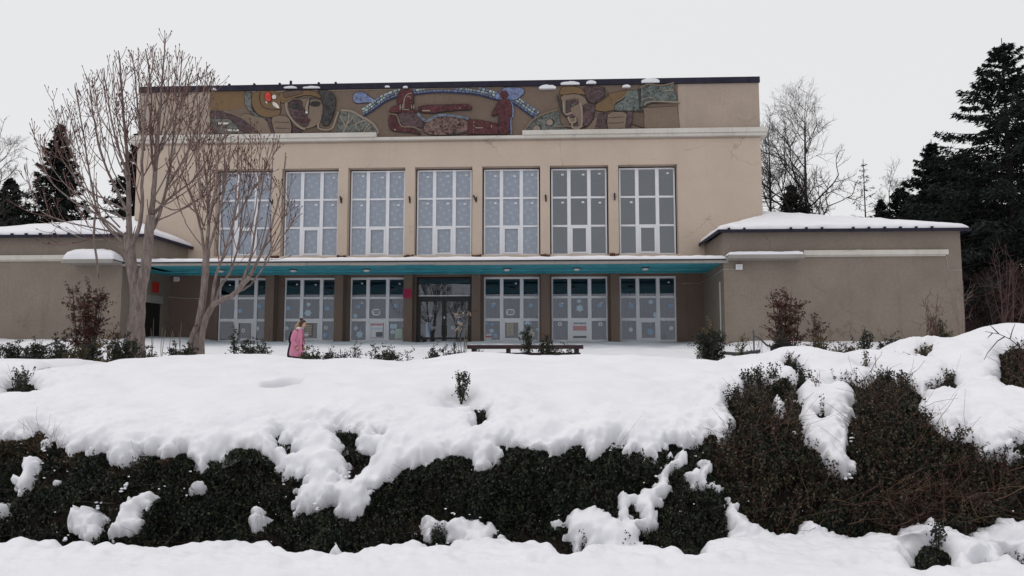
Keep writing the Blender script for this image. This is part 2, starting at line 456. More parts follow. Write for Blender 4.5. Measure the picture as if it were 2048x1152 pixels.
# outlines of bare foliage (D), snow lumps lying in it (S) and holes in the snow (H), read off the photograph and laid on the bank
D1 = [(-1000,880),(-700,862),(-420,884),(-200,868),(-60,880),(0,879),(12,878),(29,873),(49,875),(62,866),(69,856),(82,853),(95,862),(102,868),(108,869),(115,879),(130,886),(133,895),
 (147,905),(164,895),(176,901),(190,902),(202,898),(215,899),(220,909),(228,922),(254,919),(277,904),(288,892),(300,901),(314,902),
 (329,911),(354,909),(363,901),(380,904),(385,917),(398,927),(406,934),(420,922),(426,914),(443,918),(458,909),(466,904),(484,902),
 (501,902),(507,898),(518,899),(524,906),(545,904),(543,919),(558,935),(573,944),(584,942),(596,944),(613,938),(616,941),(613,964),
 (596,977),(599,986),(584,999),(587,1007),(599,1019),(613,1019),(625,1009),(631,1007),(648,1007),(654,996),(669,996),(672,1016),
 (685,1028),(705,1036),(717,1030),(731,1016),(740,999),(736,986),(746,976),(766,964),(769,958),(786,951),(799,944),(814,932),(833,927),
 (856,924),(869,915),(876,909),(884,915),(895,904),(910,901),(927,908),(950,909),(956,931),(967,927),(976,931),(979,915),(993,914),
 (1003,904),(999,892),(996,886),(1002,882),(1016,888),(1039,888),(1059,893),(1080,898),(1098,892),(1097,906),(1105,909),(1126,901),
 (1146,889),(1160,888),(1172,896),(1178,909),(1183,914),(1200,909),(1203,901),(1216,881),(1237,873),(1252,882),(1249,899),(1255,905),
 (1269,896),(1284,896),(1292,902),(1308,906),(1318,893),(1330,888),(1338,879),(1356,882),(1367,888),(1373,892),(1384,882),(1402,875),
 (1416,863),(1425,857),(1428,865),(1442,870),(1456,863),(1469,846),(1462,834),(1461,820),(1454,808),(1456,790),(1468,796),(1480,796),
 (1486,784),(1495,772),(1530,770),(1560,778),(1590,785),(1603,802),(1603,820),(1599,838),(1606,857),(1612,886),(1637,912),(1646,935),
 (1658,944),(1686,947),(1702,938),(1704,921),(1684,904),(1691,890),(1693,866),(1696,843),(1703,820),(1702,805),(1714,796),(1712,782),
 (1700,761),(1726,777),(1739,767),(1752,752),(1768,756),(1786,769),(1812,767),(1828,780),(1843,793),(1838,808),(1835,821),(1856,842),
 (1875,850),(1877,868),(1888,876),(1921,880),(1940,884),(1954,892),(1963,906),(1986,906),(2012,904),(2015,895),(2032,886),(2048,882),(2200,870),(2450,892),(2700,870),(3000,880),
 (3000,1070),(2700,1050),(2400,1062),(2200,1040),(2048,1039),(2032,1035),(1998,1036),(1969,1043),(1954,1059),(1937,1076),(1920,1071),(1902,1056),(1882,1042),(1859,1039),
 (1830,1039),(1813,1048),(1790,1059),(1764,1065),(1735,1059),(1727,1071),(1695,1065),(1658,1061),(1635,1050),(1611,1042),(1600,1046),
 (1589,1062),(1546,1064),(1526,1056),(1505,1039),(1485,1027),(1474,1007),(1454,987),(1445,986),(1448,1022),(1455,1042),(1455,1068),
 (1436,1082),(1399,1097),(1396,1108),(1407,1123),(1384,1131),(1359,1125),(1338,1114),(1324,1104),(1301,1110),(1299,1097),(1284,1082),
 (1272,1065),(1273,1051),(1286,1048),(1295,1055),(1311,1051),(1312,1033),(1312,1010),(1324,1004),(1318,990),(1338,986),(1343,970),
 (1338,958),(1328,948),(1335,935),(1353,924),(1367,919),(1373,912),(1366,902),(1356,899),(1344,906),(1347,912),(1327,924),(1317,944),
 (1318,953),(1298,970),(1278,986),(1255,980),(1237,974),(1233,993),(1230,1010),(1243,1026),(1252,1025),(1253,1004),(1266,1000),
 (1278,1016),(1279,1030),(1262,1027),(1249,1039),(1232,1032),(1214,1022),(1200,1007),(1183,1004),(1166,1010),(1149,1012),(1137,1027),
 (1139,1048),(1133,1062),(1146,1079),(1149,1102),(1160,1098),(1164,1079),(1170,1082),(1169,1102),(1186,1105),(1200,1097),(1189,1104),
 (1160,1120),(1146,1125),(1123,1130),(1120,1114),(1088,1099),(1082,1088),(1059,1085),(1039,1091),(1031,1097),(1026,1074),(1013,1071),
 (1007,1061),(996,1071),(993,1085),(984,1074),(987,1059),(993,1050),(989,1037),(979,1036),(973,1045),(944,1038),(924,1033),(895,1036),
 (869,1033),(853,1029),(843,1048),(846,1065),(862,1076),(865,1062),(884,1058),(894,1074),(889,1088),(907,1082),(918,1085),(921,1097),
 (933,1095),(898,1104),(881,1117),(862,1115),(862,1102),(855,1098),(800,1108),(772,1111),(731,1123),(705,1130),(668,1128),(631,1124),
 (584,1121),(561,1114),(554,1111),(553,1099),(544,1095),(530,1099),(495,1102),(466,1101),(443,1107),(426,1110),(400,1108),(354,1108),
 (340,1111),(320,1117),(288,1114),(254,1112),(219,1110),(187,1111),(153,1108),(130,1101),(112,1097),(72,1102),(40,1107),(17,1101),
 (0,1091),(-60,1088),(-300,1100),(-600,1086),(-1000,1092)]
HOLES = [
 [(558,863),(570,863),(564,875),(566,882),(579,876),(587,882),(590,889),(599,892),(593,902),(579,906),(567,899),(557,896),(554,883),(551,870)],
 [(672,846),(685,849),(694,863),(705,857),(717,862),(718,872),(713,886),(713,898),(729,905),(744,909),(737,924),(723,941),(703,957),(684,960),
  (687,951),(680,944),(694,944),(703,930),(695,912),(682,905),(685,895),(677,882),(664,870)],
 [(752,866),(766,869),(765,878),(754,875)],
 [(948,815),(960,822),(975,820),(976,850),(965,852),(955,860),(943,858),(952,840)],
 [(1906,860),(1924,853),(1934,847),(1932,863),(1921,866)],
 [(1836,702),(1862,698),(1868,710),(1858,720),(1844,718)],
 [(2002,704),(2018,709),(2033,696),(2070,700),(2120,716),(2135,745),(2115,780),(2080,796),(2048,795),(2036,793),(2018,780),(2007,772),(1984,767),(2000,748),(2000,725)],
 [(1893,751),(1908,756),(1916,769),(1906,785),(1882,793),(1861,794),(1850,790),(1856,782),(1875,777),(1872,770),(1890,768)],
 [(1567,729),(1580,722),(1594,728),(1590,745),(1578,742)],
 [(1596,738),(1606,737),(1607,755),(1613,763),(1604,775),(1592,785),(1588,775),(1597,760)],
 [(1658,781),(1671,775),(1689,771),(1710,765),(1735,775),(1735,800),(1714,796),(1705,780),(1693,777),(1680,784)],
 [(1626,826),(1642,824),(1660,828),(1655,842),(1645,846),(1634,840)],
 [(1848,1094),(1865,1080),(1879,1090),(1894,1097),(1902,1108),(1905,1128),(1901,1137),(1908,1160),(1845,1160),(1825,1146),(1802,1133),(1810,1122),(1830,1124),(1830,1105)],
 [(2012,1112),(2030,1112),(2060,1122),(2060,1155),(2025,1142),(2010,1130)],
 [(1950,1138),(1975,1130),(1983,1140),(1965,1148)],
 [(12,772),(50,762),(72,766),(66,782),(40,790),(20,786)],
]
LUMPS = [
 [(55,914),(72,917),(89,921),(84,931),(68,935),(72,950),(61,961),(49,979),(37,981),(36,968),(27,961),(33,951),(45,947),(52,927)],
 [(106,966),(114,955),(130,954),(124,964)],
 [(143,1033),(156,1020),(173,1017),(179,1010),(193,1010),(199,1017),(213,1019),(209,1029),(202,1033),(199,1051),(195,1071),(176,1074),(159,1066),(148,1053)],
 [(305,978),(317,983),(323,990),(310,993),(307,1004),(288,1012),(284,1027),(295,1035),(288,1045),(280,1061),(254,1062),(238,1065),(229,1078),(220,1071),
  (223,1051),(239,1030),(249,1019),(254,1002),(271,987),(288,981)],
 [(385,971),(400,963),(417,964),(412,975),(398,979)],
 [(505,1015),(515,1010),(525,1016),(524,1027),(538,1035),(527,1039),(520,1051),(504,1049),(499,1035),(507,1027)],
 [(-40,985),(0,990),(7,1002),(22,1006),(19,1019),(4,1029),(-40,1030)],
 [(654,1113),(668,1103),(690,1110),(680,1116)],
 [(1093,1036),(1106,1032),(1120,1037),(1118,1047),(1106,1049)],
 [(1370,942),(1396,935),(1406,919),(1420,927),(1412,947),(1412,961),(1400,973),(1390,967),(1379,970),(1374,953)],
 [(1416,970),(1425,963),(1440,973),(1436,979)],
 [(2015,909),(2026,902),(2034,898),(2039,906),(2021,918)],
 [(1547,800),(1562,796),(1571,812),(1566,832),(1550,834)],
 [(82,878),(96,874),(110,872),(106,880),(90,884)],
]
def lay(poly):
    x, y = drop([p[0] for p in poly], [p[1] for p in poly]); return np.stack([x, arc_s(y)], 1)
def sdist(P, poly):
    """signed distance to a polygon, positive inside; only evaluated near it"""
    d = np.full(len(P), -9.0)
    lo, hi = poly.min(0) - .5, poly.max(0) + .5
    idx = np.nonzero(((P > lo) & (P < hi)).all(1))[0]
    Q = P[idx]; best = np.full(len(Q), 1e9); inside = np.zeros(len(Q), bool)
    for i in range(len(poly)):
        a, b = poly[i], poly[(i + 1) % len(poly)]
        ab = b - a; L = (ab @ ab) + 1e-12
        t = np.clip(((Q - a) @ ab) / L, 0, 1)
        e = Q - a - t[:, None] * ab
        best = np.minimum(best, (e * e).sum(1))
        cond = (a[1] > Q[:, 1]) != (b[1] > Q[:, 1])
        if abs(b[1] - a[1]) > 1e-12:
            inside ^= cond & (Q[:, 0] < (b[0] - a[0]) * (Q[:, 1] - a[1]) / (b[1] - a[1]) + a[0])
    d[idx] = np.where(inside, 1, -1) * np.sqrt(best)
    return d
_D = lay(D1); _H = [lay(p) for p in HOLES]; _S = [lay(p) for p in LUMPS]
def snow_sd(x, y):
    P = np.stack([x, arc_s(y)], 1)
    dark = sdist(P, _D)
    for h in _H: dark = np.maximum(dark, sdist(P, h))
    sn = -dark
    for s in _S: sn = np.maximum(sn, sdist(P, s))
    return sn

# grid over the bank: finest on the face of the hedge
_gy = np.concatenate([np.arange(2.6, 5.2, .05), np.arange(5.2, 7.7, .0155), np.arange(7.7, 9.5, .03), np.arange(9.5, 12.6, .045)])
_gx = np.concatenate([np.linspace(-1.25, -.72, 100)[:-1], np.linspace(-.72, .72, 520), np.linspace(.72, 1.25, 100)[1:]])
GX, GY = np.meshgrid(_gx, _gy); GX = GX * np.maximum(GY, 5.0)
gsh = GX.shape
gx, gy = GX.ravel(), GY.ravel()
gz = ground_z(gx, gy)
e_ = .02
nx = -(ground_z(gx + e_, gy) - ground_z(gx - e_, gy)) / (2 * e_); ny = -(ground_z(gx, gy + e_) - ground_z(gx, gy - e_)) / (2 * e_)
GN = unit(np.stack([nx, ny, np.ones_like(nx)], 1))
sd0 = snow_sd(gx, gy)
ss_ = arc_s(gy)
face = sstep(5.9, 6.2, gy) * (1 - sstep(7.0, 8.0, gy))
sd = sd0 + .008 * face + (.050 * pnoise(gx * 8, ss_ * 8) + .055 * pnoise(gx * 17, ss_ * 17 + 4) + .024 * pnoise(gx * 35, ss_ * 35)) * (.3 + .7 * face)
thick = .14 + .06 * fbm(gx * 1.5 + 8, ss_ * 1.5) * face + .02 * (1 - face)
RR = .15
tt = np.where(sd > 0, thick * np.sqrt(np.clip(1 - (1 - np.clip(sd / RR, 0, 1)) ** 2, 0, 1)), np.maximum(sd * 2.2, -.10))
lump = fbm(gx * 4.2 + 2, ss_ * 4.2, 3)
near_edge = np.exp(-np.clip(sd, 0, 9) / .42)
tt = tt + np.where(sd > 0, sstep(0, .08, sd) * (.075 * near_edge + .008) * lump, 0)
tt = tt + np.where(sd > 0, face * sstep(0, .05, sd) * np.exp(-np.clip(sd, 0, 9) / .8) * (.020 * pnoise(gx * 9 + 5, ss_ * 9) + .016 * pnoise(gx * 17, ss_ * 17 + 8) + .006 * pnoise(gx * 34, ss_ * 34)), 0)
tt = tt + np.where(sd > .15, .012 * fbm(gx * 1.7, ss_ * 1.7 + 30), 0) * sstep(.15, .4, sd)
# crusted street snow and sunk footprints
st = 1 - sstep(5.7, 6.1, gy)
tt = tt + np.where(sd > 0.05, st * (.012 * fbm(gx * 6, gy * 6, 3)), 0)
def dent(px, py, rx, ry, depth, k=1.6):
    X, Y = drop([px], [py], .12)
    global tt
    tt = tt - depth * np.exp(-(((gx - X[0]) / rx) ** 2 + ((gy - Y[0]) / ry) ** 2) ** k)
for a in ((568, 768, .19, .36, .22, 3.2), (1118, 815, .14, .2, .05), (760, 765, .5, .4, .05), (925, 800, .2, .28, .13), (905, 808, .2, .2, .08),
          (350, 800, .5, .3, .04), (40, 775, .32, .4, .16), (880, 870, .2, .2, .04), (1500, 745, .3, .25, .06), (640, 835, .28, .12, .07),
          (1728, 730, .15, .25, .14), (1330, 800, .5, .3, .05), (1150, 760, .4, .4, .04), (1265, 1085, .1, .12, .05), (1690, 1133, .06, .06, .05),
          (1722, 1128, .07, .07, .05), (1500, 1125, .05, .06, .02), (1640, 1120, .1, .05, .03), (1100, 1132, .12, .06, .03), (640, 1142, .2, .05, .015),
          (230, 1135, .2, .06, .015), (1780, 770, .3, .3, .05), (2020, 700, .25, .3, .07), (430, 770, .25, .3, .05), (330, 815, .3, .2, .05), (480, 850, .3, .12, .06), (255, 850, .3, .1, .06), (820, 850, .25, .15, .06), (1100, 860, .3, .12, .06), (1200, 840, .3, .1, .05), (1400, 800, .3, .2, .06), (700, 750, .3, .3, .05), (150, 790, .3, .3, .05)):
    dent(*a)
P3 = np.stack([gx, gy, gz], 1) + GN * tt[:, None]
keep = (sd > -.055).reshape(gsh)
cell = keep[:-1, :-1] & keep[1:, :-1] & keep[:-1, 1:] & keep[1:, 1:]
ii = np.arange(gx.size).reshape(gsh)
F = np.stack([ii[:-1, :-1][cell], ii[:-1, 1:][cell], ii[1:, 1:][cell], ii[1:, :-1][cell]], 1)
used = np.unique(F); remap = np.full(gx.size, -1); remap[used] = np.arange(len(used))
bank = np_mesh('snow_bank', P3[used], remap[F], M['snow'], None, True)
tag(bank, 'thick wind rounded snow blanket over street, hedge and bank', kind='structure')

# earth and litter under the hedge (closed from below by the ground sheet)
sub = (slice(None, None, 3), slice(None, None, 3))
ex, ey, ez = GX[sub].ravel(), GY[sub].ravel(), gz.reshape(gsh)[sub].ravel() - .035
es = GX[sub].shape; jj = np.arange(ex.size).reshape(es)
soil = np_mesh('soil', np.stack([ex, ey, ez], 1), np.stack([jj[:-1, :-1], jj[:-1, 1:], jj[1:, 1:], jj[1:, :-1]], -1).reshape(-1, 4), M['soil'], None, True)
tag(soil, kind='structure')

# snow beyond the crest and all round, out to the horizon
hy = np.concatenate([np.arange(12.2, 36, .35), [38, 42, 48, 60, 90, 150, 300, 600]])
hx = np.concatenate([[-600, -200, -80, -50], np.arange(-36, 36.1, .6), [50, 80, 200, 600]])
HX, HY = np.meshgrid(hx, hy)
HZ = ground_z(HX, HY) + .10 - .05 * (HY < 12.5)
jj = np.arange(HX.size).reshape(HX.shape)
far = np_mesh('snowy_ground', np.stack([HX.ravel(), HY.ravel(), HZ.ravel()], 1),
              np.stack([jj[:-1, :-1], jj[:-1, 1:], jj[1:, 1:], jj[1:, :-1]], -1).reshape(-1, 4), M['snow'], None, True)
tag(far, kind='structure')
hy2 = np.array([-600, -200, -60, -20, -5, 0, 2.65]); hx2 = np.array([-600, -100, -20, -6.2, 0, 6.2, 20, 100, 600])
HX, HY = np.meshgrid(hx2, hy2); jj = np.arange(HX.size).reshape(HX.shape)
strt = np_mesh('snowy_street', np.stack([HX.ravel(), HY.ravel(), np.full(HX.size, .11)], 1),
               np.stack([jj[:-1, :-1], jj[:-1, 1:], jj[1:, 1:], jj[1:, :-1]], -1).reshape(-1, 4), M['snow'], None, True)
tag(strt, kind='structure')
side = MB()
for s in (-1, 1):                       # the bank goes on to both sides of what the fine mesh covers
    xs = [s * v for v in (4.5, 14, 19, 35, 120, 600)]
    ysd = [2.6, 5.2, 6.0, 6.3, 6.6, 6.9, 7.5, 9, 10.5, 11.5, 12.7]
    n0 = len(side.v)
    for yv in ysd:
        for k_, xv in enumerate(xs):
            X = s * 1.22 * max(yv, 5.0) if k_ == 0 else xv + s * .2 * yv
            side.v.append((X, yv, float(ground_z(X, yv)) + (.07 if k_ else .03)))
    for a in range(len(ysd) - 1):
        for b_ in range(len(xs) - 1):
            q = [n0 + a * 6 + b_, n0 + a * 6 + b_ + 1, n0 + (a + 1) * 6 + b_ + 1, n0 + (a + 1) * 6 + b_]
            side.f.append(tuple(q if s > 0 else q[::-1]))
tag(side.build('snow_slope', M['snow'], None, True), kind='structure')

# ================================================================ the hall
hall = empty('culture_hall', (0, D0, 0), -YAW, 'two storey stucco hall with mosaic frieze and low snowy wings', 'building')
UL, UR, UC = -18.02, 11.51, -3.255
WIN = [UC + .035 + 3.175 * (k - 3) for k in range(7)]
COLU = [-11.37, -8.09, -4.84, -1.665, 1.535, 4.735]
BASE, SOF, ROOF = 1.6, 5.32, 14.2

w = MB()
edges = [UL]
for k in range(7): edges += [WIN[k] - 1.36, WIN[k] + 1.36]
edges += [UR]
for k in range(0, 16, 2): w.box(edges[k], edges[k + 1], 0, .5, SOF, 11.55)
for k in range(1, 15, 2):
    w.box(edges[k], edges[k + 1], 0, .5, 10.37, 11.55)
    w.box(edges[k], edges[k + 1], 0, .5, SOF, 6.18)
w.build('wall', M['wall'], hall)
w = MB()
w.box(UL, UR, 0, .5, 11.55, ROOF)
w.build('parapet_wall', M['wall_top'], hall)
w = MB()
w.box(UR - .4, UR, .5, 22, BASE, 11.55); w.box(UL, UL + .4, .5, 22, BASE, 11.55); w.box(UL, UR, 22, 22.4, BASE, ROOF)
w.build('wall', M['wall'], hall)
w = MB(); w.box(UR - .4, UR, .5, 22, 11.55, ROOF); w.box(UL, UL + .4, .5, 22, 11.55, ROOF); w.build('parapet_wall', M['wall_top'], hall)
# ground-floor wall behind the columns
w = MB()
xs = [-16.42]
for k in range(7): xs += [WIN[k] - 1.31, WIN[k] + 1.31]
xs += [8.84]
for k in range(0, 16, 2): w.box(xs[k], xs[k + 1], .55, .95, BASE, SOF)
for k in range(7):
    w.box(xs[2 * k + 1], xs[2 * k + 2], .55, .95, 5.225, SOF)
    if k != 3: w.box(xs[2 * k + 1], xs[2 * k + 2], .50, .95, BASE, 2.165)
w.build('ground_floor_wall', M['lower'], hall)
for u in COLU:
    MB().box(u - .205, u + .205, 0, .55, BASE, SOF + .05).build('column', M['lower'], hall)
# coping
c = MB(); c.box(UL - .03, UR + .03, -.10, .62, 14.19, 14.46); c.box(UR - .5, UR + .03, .62, 22.4, 14.19, 14.46); c.box(UL - .03, UL + .5, .62, 22.4, 14.19, 14.46)
c.build('roof_coping', M['metal'], hall)
MB().box(UL + .4, UR - .4, .5, 22, 13.6, 13.8).build('roof', M['metal'], hall)
for px in (458, 508, 559, 581, 637, 671):
    u, z = fac(px, 171)
    MB().box(u - .05, u + .05, -.02, .1, 14.46, 14.58 + .1 * (px == 581)).build('roof_clip', M['metal'], hall, bevel=.02)
# cornice under the frieze: lower ledge all along, upper band broken by the mosaic
ca, cb = fac(755, 268)[0], fac(1045, 264)[0]
co = MB()
co.box(UL - .22, UR + .22, -.22, 0, 11.64, 11.78)
co.box(UL - .28, ca, -.28, 0, 11.78, 12.0); co.box(cb, UR + .28, -.28, 0, 11.78, 12.0)
co.box(UR, UR + .28, 0, 20, 11.64, 12.0); co.box(UL - .28, UL, 0, 20, 11.64, 12.0)
co.build('cornice', M['white'], hall, bevel=.015)
# canopy between the wings
c = MB(); c.box(-16.42, 9.0, -3.5, -.002, SOF, SOF + .09); c.build('canopy_ceiling', M['teal'], hall)
c = MB(); r_ = random.Random(5); x = -16.42
while x < 9.0:
    x2 = min(9.02, x + r_.uniform(1.2, 2.6)); d = r_.uniform(0, .012)
    c.box(x, x2 - .006, -3.62 - d, -3.5, SOF - .02 + r_.uniform(-.015, .015), SOF + .10); x = x2
c.build('canopy_edge', M['fascia'], hall, bevel=.008)
c = MB(); c.box(-16.42, 9.02, -3.66, -.002, SOF + .10, SOF + .15); c.build('canopy_roof', M['black'], hall)
c = MB(); c.box(-16.42, 8.84, -1.3, -.9, SOF - .05, SOF); c.box(-16.42, 8.84, -.25, -.003, SOF - .035, SOF); c.build('canopy_beam', M['teal'], hall)

# wings
def wing(s):
    g = (lambda u: u) if s > 0 else (lambda u: 2 * UC - u)
    def bx(mb, a, b_, *r): mb.box(min(g(a), g(b_)), max(g(a), g(b_)), *r)
    m = MB()
    bx(m, 8.84, 9.24, -3.1, 0, SOF, 6.58); k_ = 8.84 if s > 0 else 9.91
    bx(m, 8.84, 18.34, -3.5, -3.1, SOF, 6.58); bx(m, k_, 18.34, -3.5, -3.1, BASE, SOF)
    if s > 0: bx(m, 8.84, 9.24, -3.1, 0.55, BASE, SOF)
    else:
        bx(m, 9.91, 10.31, -3.1, -1.75, BASE, SOF); bx(m, 9.91, 10.31, -.08, .55, BASE, SOF); bx(m, 9.91, 10.31, -1.75, -.08, 4.28, SOF)
    bx(m, 17.94, 18.34, -3.1, 9, BASE, 6.58); bx(m, 11.51, 18.34, 9, 9.4, BASE, 6.58)
    m.build('wing_wall', M['wing'], hall)
    a, b_ = (fac(1605, 500, -3.5)[0], fac(1890, 500, -3.5)[0]) if s > 0 else (11.85, 30)
    m = MB(); bx(m, a, 17.78 if s > 0 else 18.34, -3.66, -3.5, 5.60, 5.80); bx(m, a, 17.7 if s > 0 else 18.34, -3.58, -3.5, 5.545, 5.60)
    m.build('string_course', M['white'], hall, bevel=.01)
    # hipped roof, thin plates
    E, A = 6.62, 8.17
    P = {'fl': (8.62, -3.82, E), 'fr': (18.56, -3.82, E), 'bl': (8.62, -.005, E), 'mw': (11.515, -.005, 7.78), 'ap': (11.515, 1.0, A), 'rb': (18.56, 9.5, E), 'rr': (11.515, 9.5, A)}
    q = lambda k, dz=0: (g(P[k][0]), P[k][1], P[k][2] + dz)
    m = MB()
    for face_ in (('fl', 'fr', 'ap', 'mw'), ('fl', 'mw', 'bl'), ('fr', 'rb', 'rr', 'ap')):
        for dz in (0, -.05):
            m.poly([q(k, dz) for k in face_])
    m.build('wing_roof', M['metal'], hall)
    m = MB(); bx(m, 8.60, 18.58, -3.87, -3.82, E - .10, E + .03); bx(m, 8.57, 8.62, -3.87, -.005, E - .10, E + .03); bx(m, 18.56, 18.61, -3.87, 9.5, E - .10, E + .03)
    m.build('eaves_board', M['metal'], hall)
    for u0 in np.arange(9.0, 18.4, .62):
        if random.Random(int(u0 * 100) + s).random() < .6:
            m = MB(); u_ = g(u0); m.box(u_ - .04, u_ + .04, -3.92, -3.82, E + .03, E + .09); m.build('roof_rib', M['metal'], hall)
    return g, q
RW = wing(1); LW = wing(-1)
# short porch slabs on the fronts of the wings
ua, ub = fac(1455, 512, -3.9)[0], fac(1605, 512, -3.9)[0]
m = MB(); m.box(ua, ub, -4.05, -3.5, 5.40, 5.54); m.box(ua - .02, ub + .02, -4.12, -4.05, 5.43, 5.58); m.build('porch_slab', M['fascia'], hall, bevel=.01)
uc_, ud = fac(128, 520, -4.2)[0], -16.35
m = MB(); m.box(uc_, ud, -4.30, -3.5, 5.36, 5.48); m.box(uc_ - .02, ud, -4.37, -4.30, 5.36, 5.52); m.build('porch_slab', M['fascia'], hall, bevel=.01)

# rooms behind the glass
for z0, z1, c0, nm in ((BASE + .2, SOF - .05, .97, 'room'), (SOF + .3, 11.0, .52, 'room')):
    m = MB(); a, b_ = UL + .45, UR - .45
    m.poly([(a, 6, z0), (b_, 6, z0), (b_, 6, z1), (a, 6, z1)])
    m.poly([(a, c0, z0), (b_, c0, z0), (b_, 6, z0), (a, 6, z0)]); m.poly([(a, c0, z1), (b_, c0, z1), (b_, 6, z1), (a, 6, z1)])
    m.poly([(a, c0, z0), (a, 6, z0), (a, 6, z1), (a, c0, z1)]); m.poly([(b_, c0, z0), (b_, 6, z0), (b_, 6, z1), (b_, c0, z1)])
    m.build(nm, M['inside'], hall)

# windows -----------------------------------------------------------------
def frame_mb(W, H, rows, rail=.07, mull=.165, depth=.09):
    """frame centred on x = 0, z from 0 to H; rows = list of (z0, z1) pane bands"""
    m = MB(); h = W / 2
    xs_ = [(-h + rail, -mull_c(W) - mull / 2), (-mull_c(W) + mull / 2, mull_c(W) - mull / 2), (mull_c(W) + mull / 2, h - rail)]
    m.box(-h, -h + rail, 0, depth, 0, H); m.box(h - rail, h, 0, depth, 0, H)
    for s in (-1, 1): m.box(s * mull_c(W) - mull / 2, s * mull_c(W) + mull / 2, -.012, depth, 0, H)
    zs = [0] + [z for r in rows for z in r] + [H]
    for i in range(0, len(zs), 2):
        for a, b_ in xs_: m.box(a, b_, 0, depth, zs[i], zs[i + 1])
    # opening light in the lowest middle field
    a, b_ = xs_[1]; z0, z1 = rows[0]; t = .075
    sash = MB(); sash.box(a, a + t, -.035, 0.03, z0, z1); sash.box(b_ - t, b_, -.035, .03, z0, z1)
    sash.box(a + t, b_ - t, -.035, .03, z0, z0 + t); sash.box(a + t, b_ - t, -.035, .03, z1 - t, z1)
    return m, sash, xs_
def mull_c(W): return .47 * W / 2.6

up_rows = [(.07, 1.33), (1.42, 2.68), (2.77, 4.03)]
lo_rows = [(.09, .97), (1.10, 2.03), (2.13, 2.95)]
def window(u, c, z, W, H, rows, label, curtain=None):
    fm, sm, xs_ = frame_mb(W, H, rows)
    wdw = fm.build('window', M['frame'], hall, bevel=.006); wdw.location = (u, c, z); wdw['label'] = label
    s = sm.build('sash', M['frame'], wdw)
    pm = {}
    for ri, (z0, z1) in enumerate(rows):
        for ci, (a, b_) in enumerate(xs_):
            key = (ci, ri); pz = z0
            lean = .052 if (c > .5 and ri == 2) else 0
            A_ = [(a - .01, .03, z0 - .01), (b_ + .01, .03, z0 - .01), (b_ + .01, .042, z0 - .01), (a - .01, .042, z0 - .01)]
            p = MB().hexa(A_ + [(q_[0], q_[1] + lean, z1 + .01) for q_ in A_]).build('pane', M['glass_low' if c > .5 else 'glass'], wdw)
    if curtain == 'print':
        n = 60; V = []; 
        for i in range(n + 1):
            x_ = -W / 2 + W * i / n; y_ = .17 + .012 * math.sin(i * 1.7) + .008 * math.sin(i * .6 + u)
            V += [(x_, y_, .02), (x_, y_, H - .06)]
        np_mesh('curtain', np.array(V), np.array([(2 * i, 2 * i + 2, 2 * i + 3, 2 * i + 1) for i in range(n)]), M['curtain'], wdw, True)
    if curtain == 'voile':
        n = 60; V = []; rr_ = random.Random(int(u * 10))
        o = .16 if u < -8 else 0
        for i in range(n + 1):
            x_ = -W / 2 + o + (W - o) * i / n; y_ = .32 + .02 * math.sin(i * 1.3)
            V += [(x_, y_, .02), (x_, y_, 2.30 + .03 * math.sin(i * .23 + u) + .02 * math.sin(i * .7))]
        np_mesh('curtain', np.array(V), np.array([(2 * i, 2 * i + 2, 2 * i + 3, 2 * i + 1) for i in range(n)]), M['voile'], wdw, True)
    return wdw, xs_
ordn = ['first', 'second', 'third', 'fourth', 'fifth', 'sixth', 'seventh']
UPW, LOW = [], {}
for k in range(7):
    lab = f'upper window, {ordn[k]} from the left, ' + ('hung with printed white flowers' if 0 < k < 5 else ('partly behind bare twigs' if k == 0 else 'without curtain, grey panes'))
    UPW.append(window(WIN[k], .35, 6.2, 2.6, 4.1, up_rows, lab, 'print' if k < 5 else None))
for k in range(7):
    if k == 3: continue
    LOW[k] = window(WIN[k], .65, 2.17, 2.61, 3.05, lo_rows, f'ground floor window with paper snowflakes, {ordn[k]} bay from the left', 'voile' if k else None)
# glazed double door in the middle bay
du = WIN[3]
dm = MB(); z0, z1 = 2.0, 5.2; h = 1.3
dm.box(du - h, du - h + .08, .6, .72, z0, z1); dm.box(du + h - .08, du + h, .6, .72, z0, z1); dm.box(du - h + .08, du + h - .08, .6, .72, 5.12, z1)
dm.box(du - h + .08, du + h - .08, .58, .72, 4.13, 4.31)
door = dm.build('entrance_door', M['black'], hall, bevel=.006); door['label'] = 'black framed double entrance door with tall glass leaves'
MB().box(du - h + .07, du + h - .07, .65, .665, 4.30, 5.13).build('transom_pane', M['glass_low'], door)
MB().box(du - h + .08, du + h - .08, .60, .64, 4.31, 4.36).build('transom_rail', M['frame'], door)
for s in (-1, 1):
    a, b_ = (du - h + .08, du - .01) if s < 0 else (du + .01, du + h - .08)
    lf = MB(); t = .10
    lf.box(a, a + t, .62, .68, z0, 4.13); lf.box(b_ - t, b_, .62, .68, z0, 4.13); lf.box(a + t, b_ - t, .62, .68, 4.06, 4.13)
    lf.box(a + t, b_ - t, .62, .68, 2.28, 2.38); lf.box(a + t, b_ - t, .62, .68, z0, 2.04)
    L = lf.build('door_leaf', M['black'], door)
    MB().box(a + t - .01, b_ - t + .01, .645, .66, 2.37, 4.07).build('pane', M['glass_low'], door)
    MB().box(a + t - .01, b_ - t + .01, .645, .66, 2.03, 2.29).build('pane', M['glass_low'], door)
    hx_ = du + s * .09
    MB().box(hx_ - .035, hx_ + .035, .56, .62, 2.45, 2.95).build('door_handle', M['black'], door, bevel=.01)
MB().box(du - .02, du + .03, .60, .62, 3.26, 3.36).build('lock', M['frame'], door)
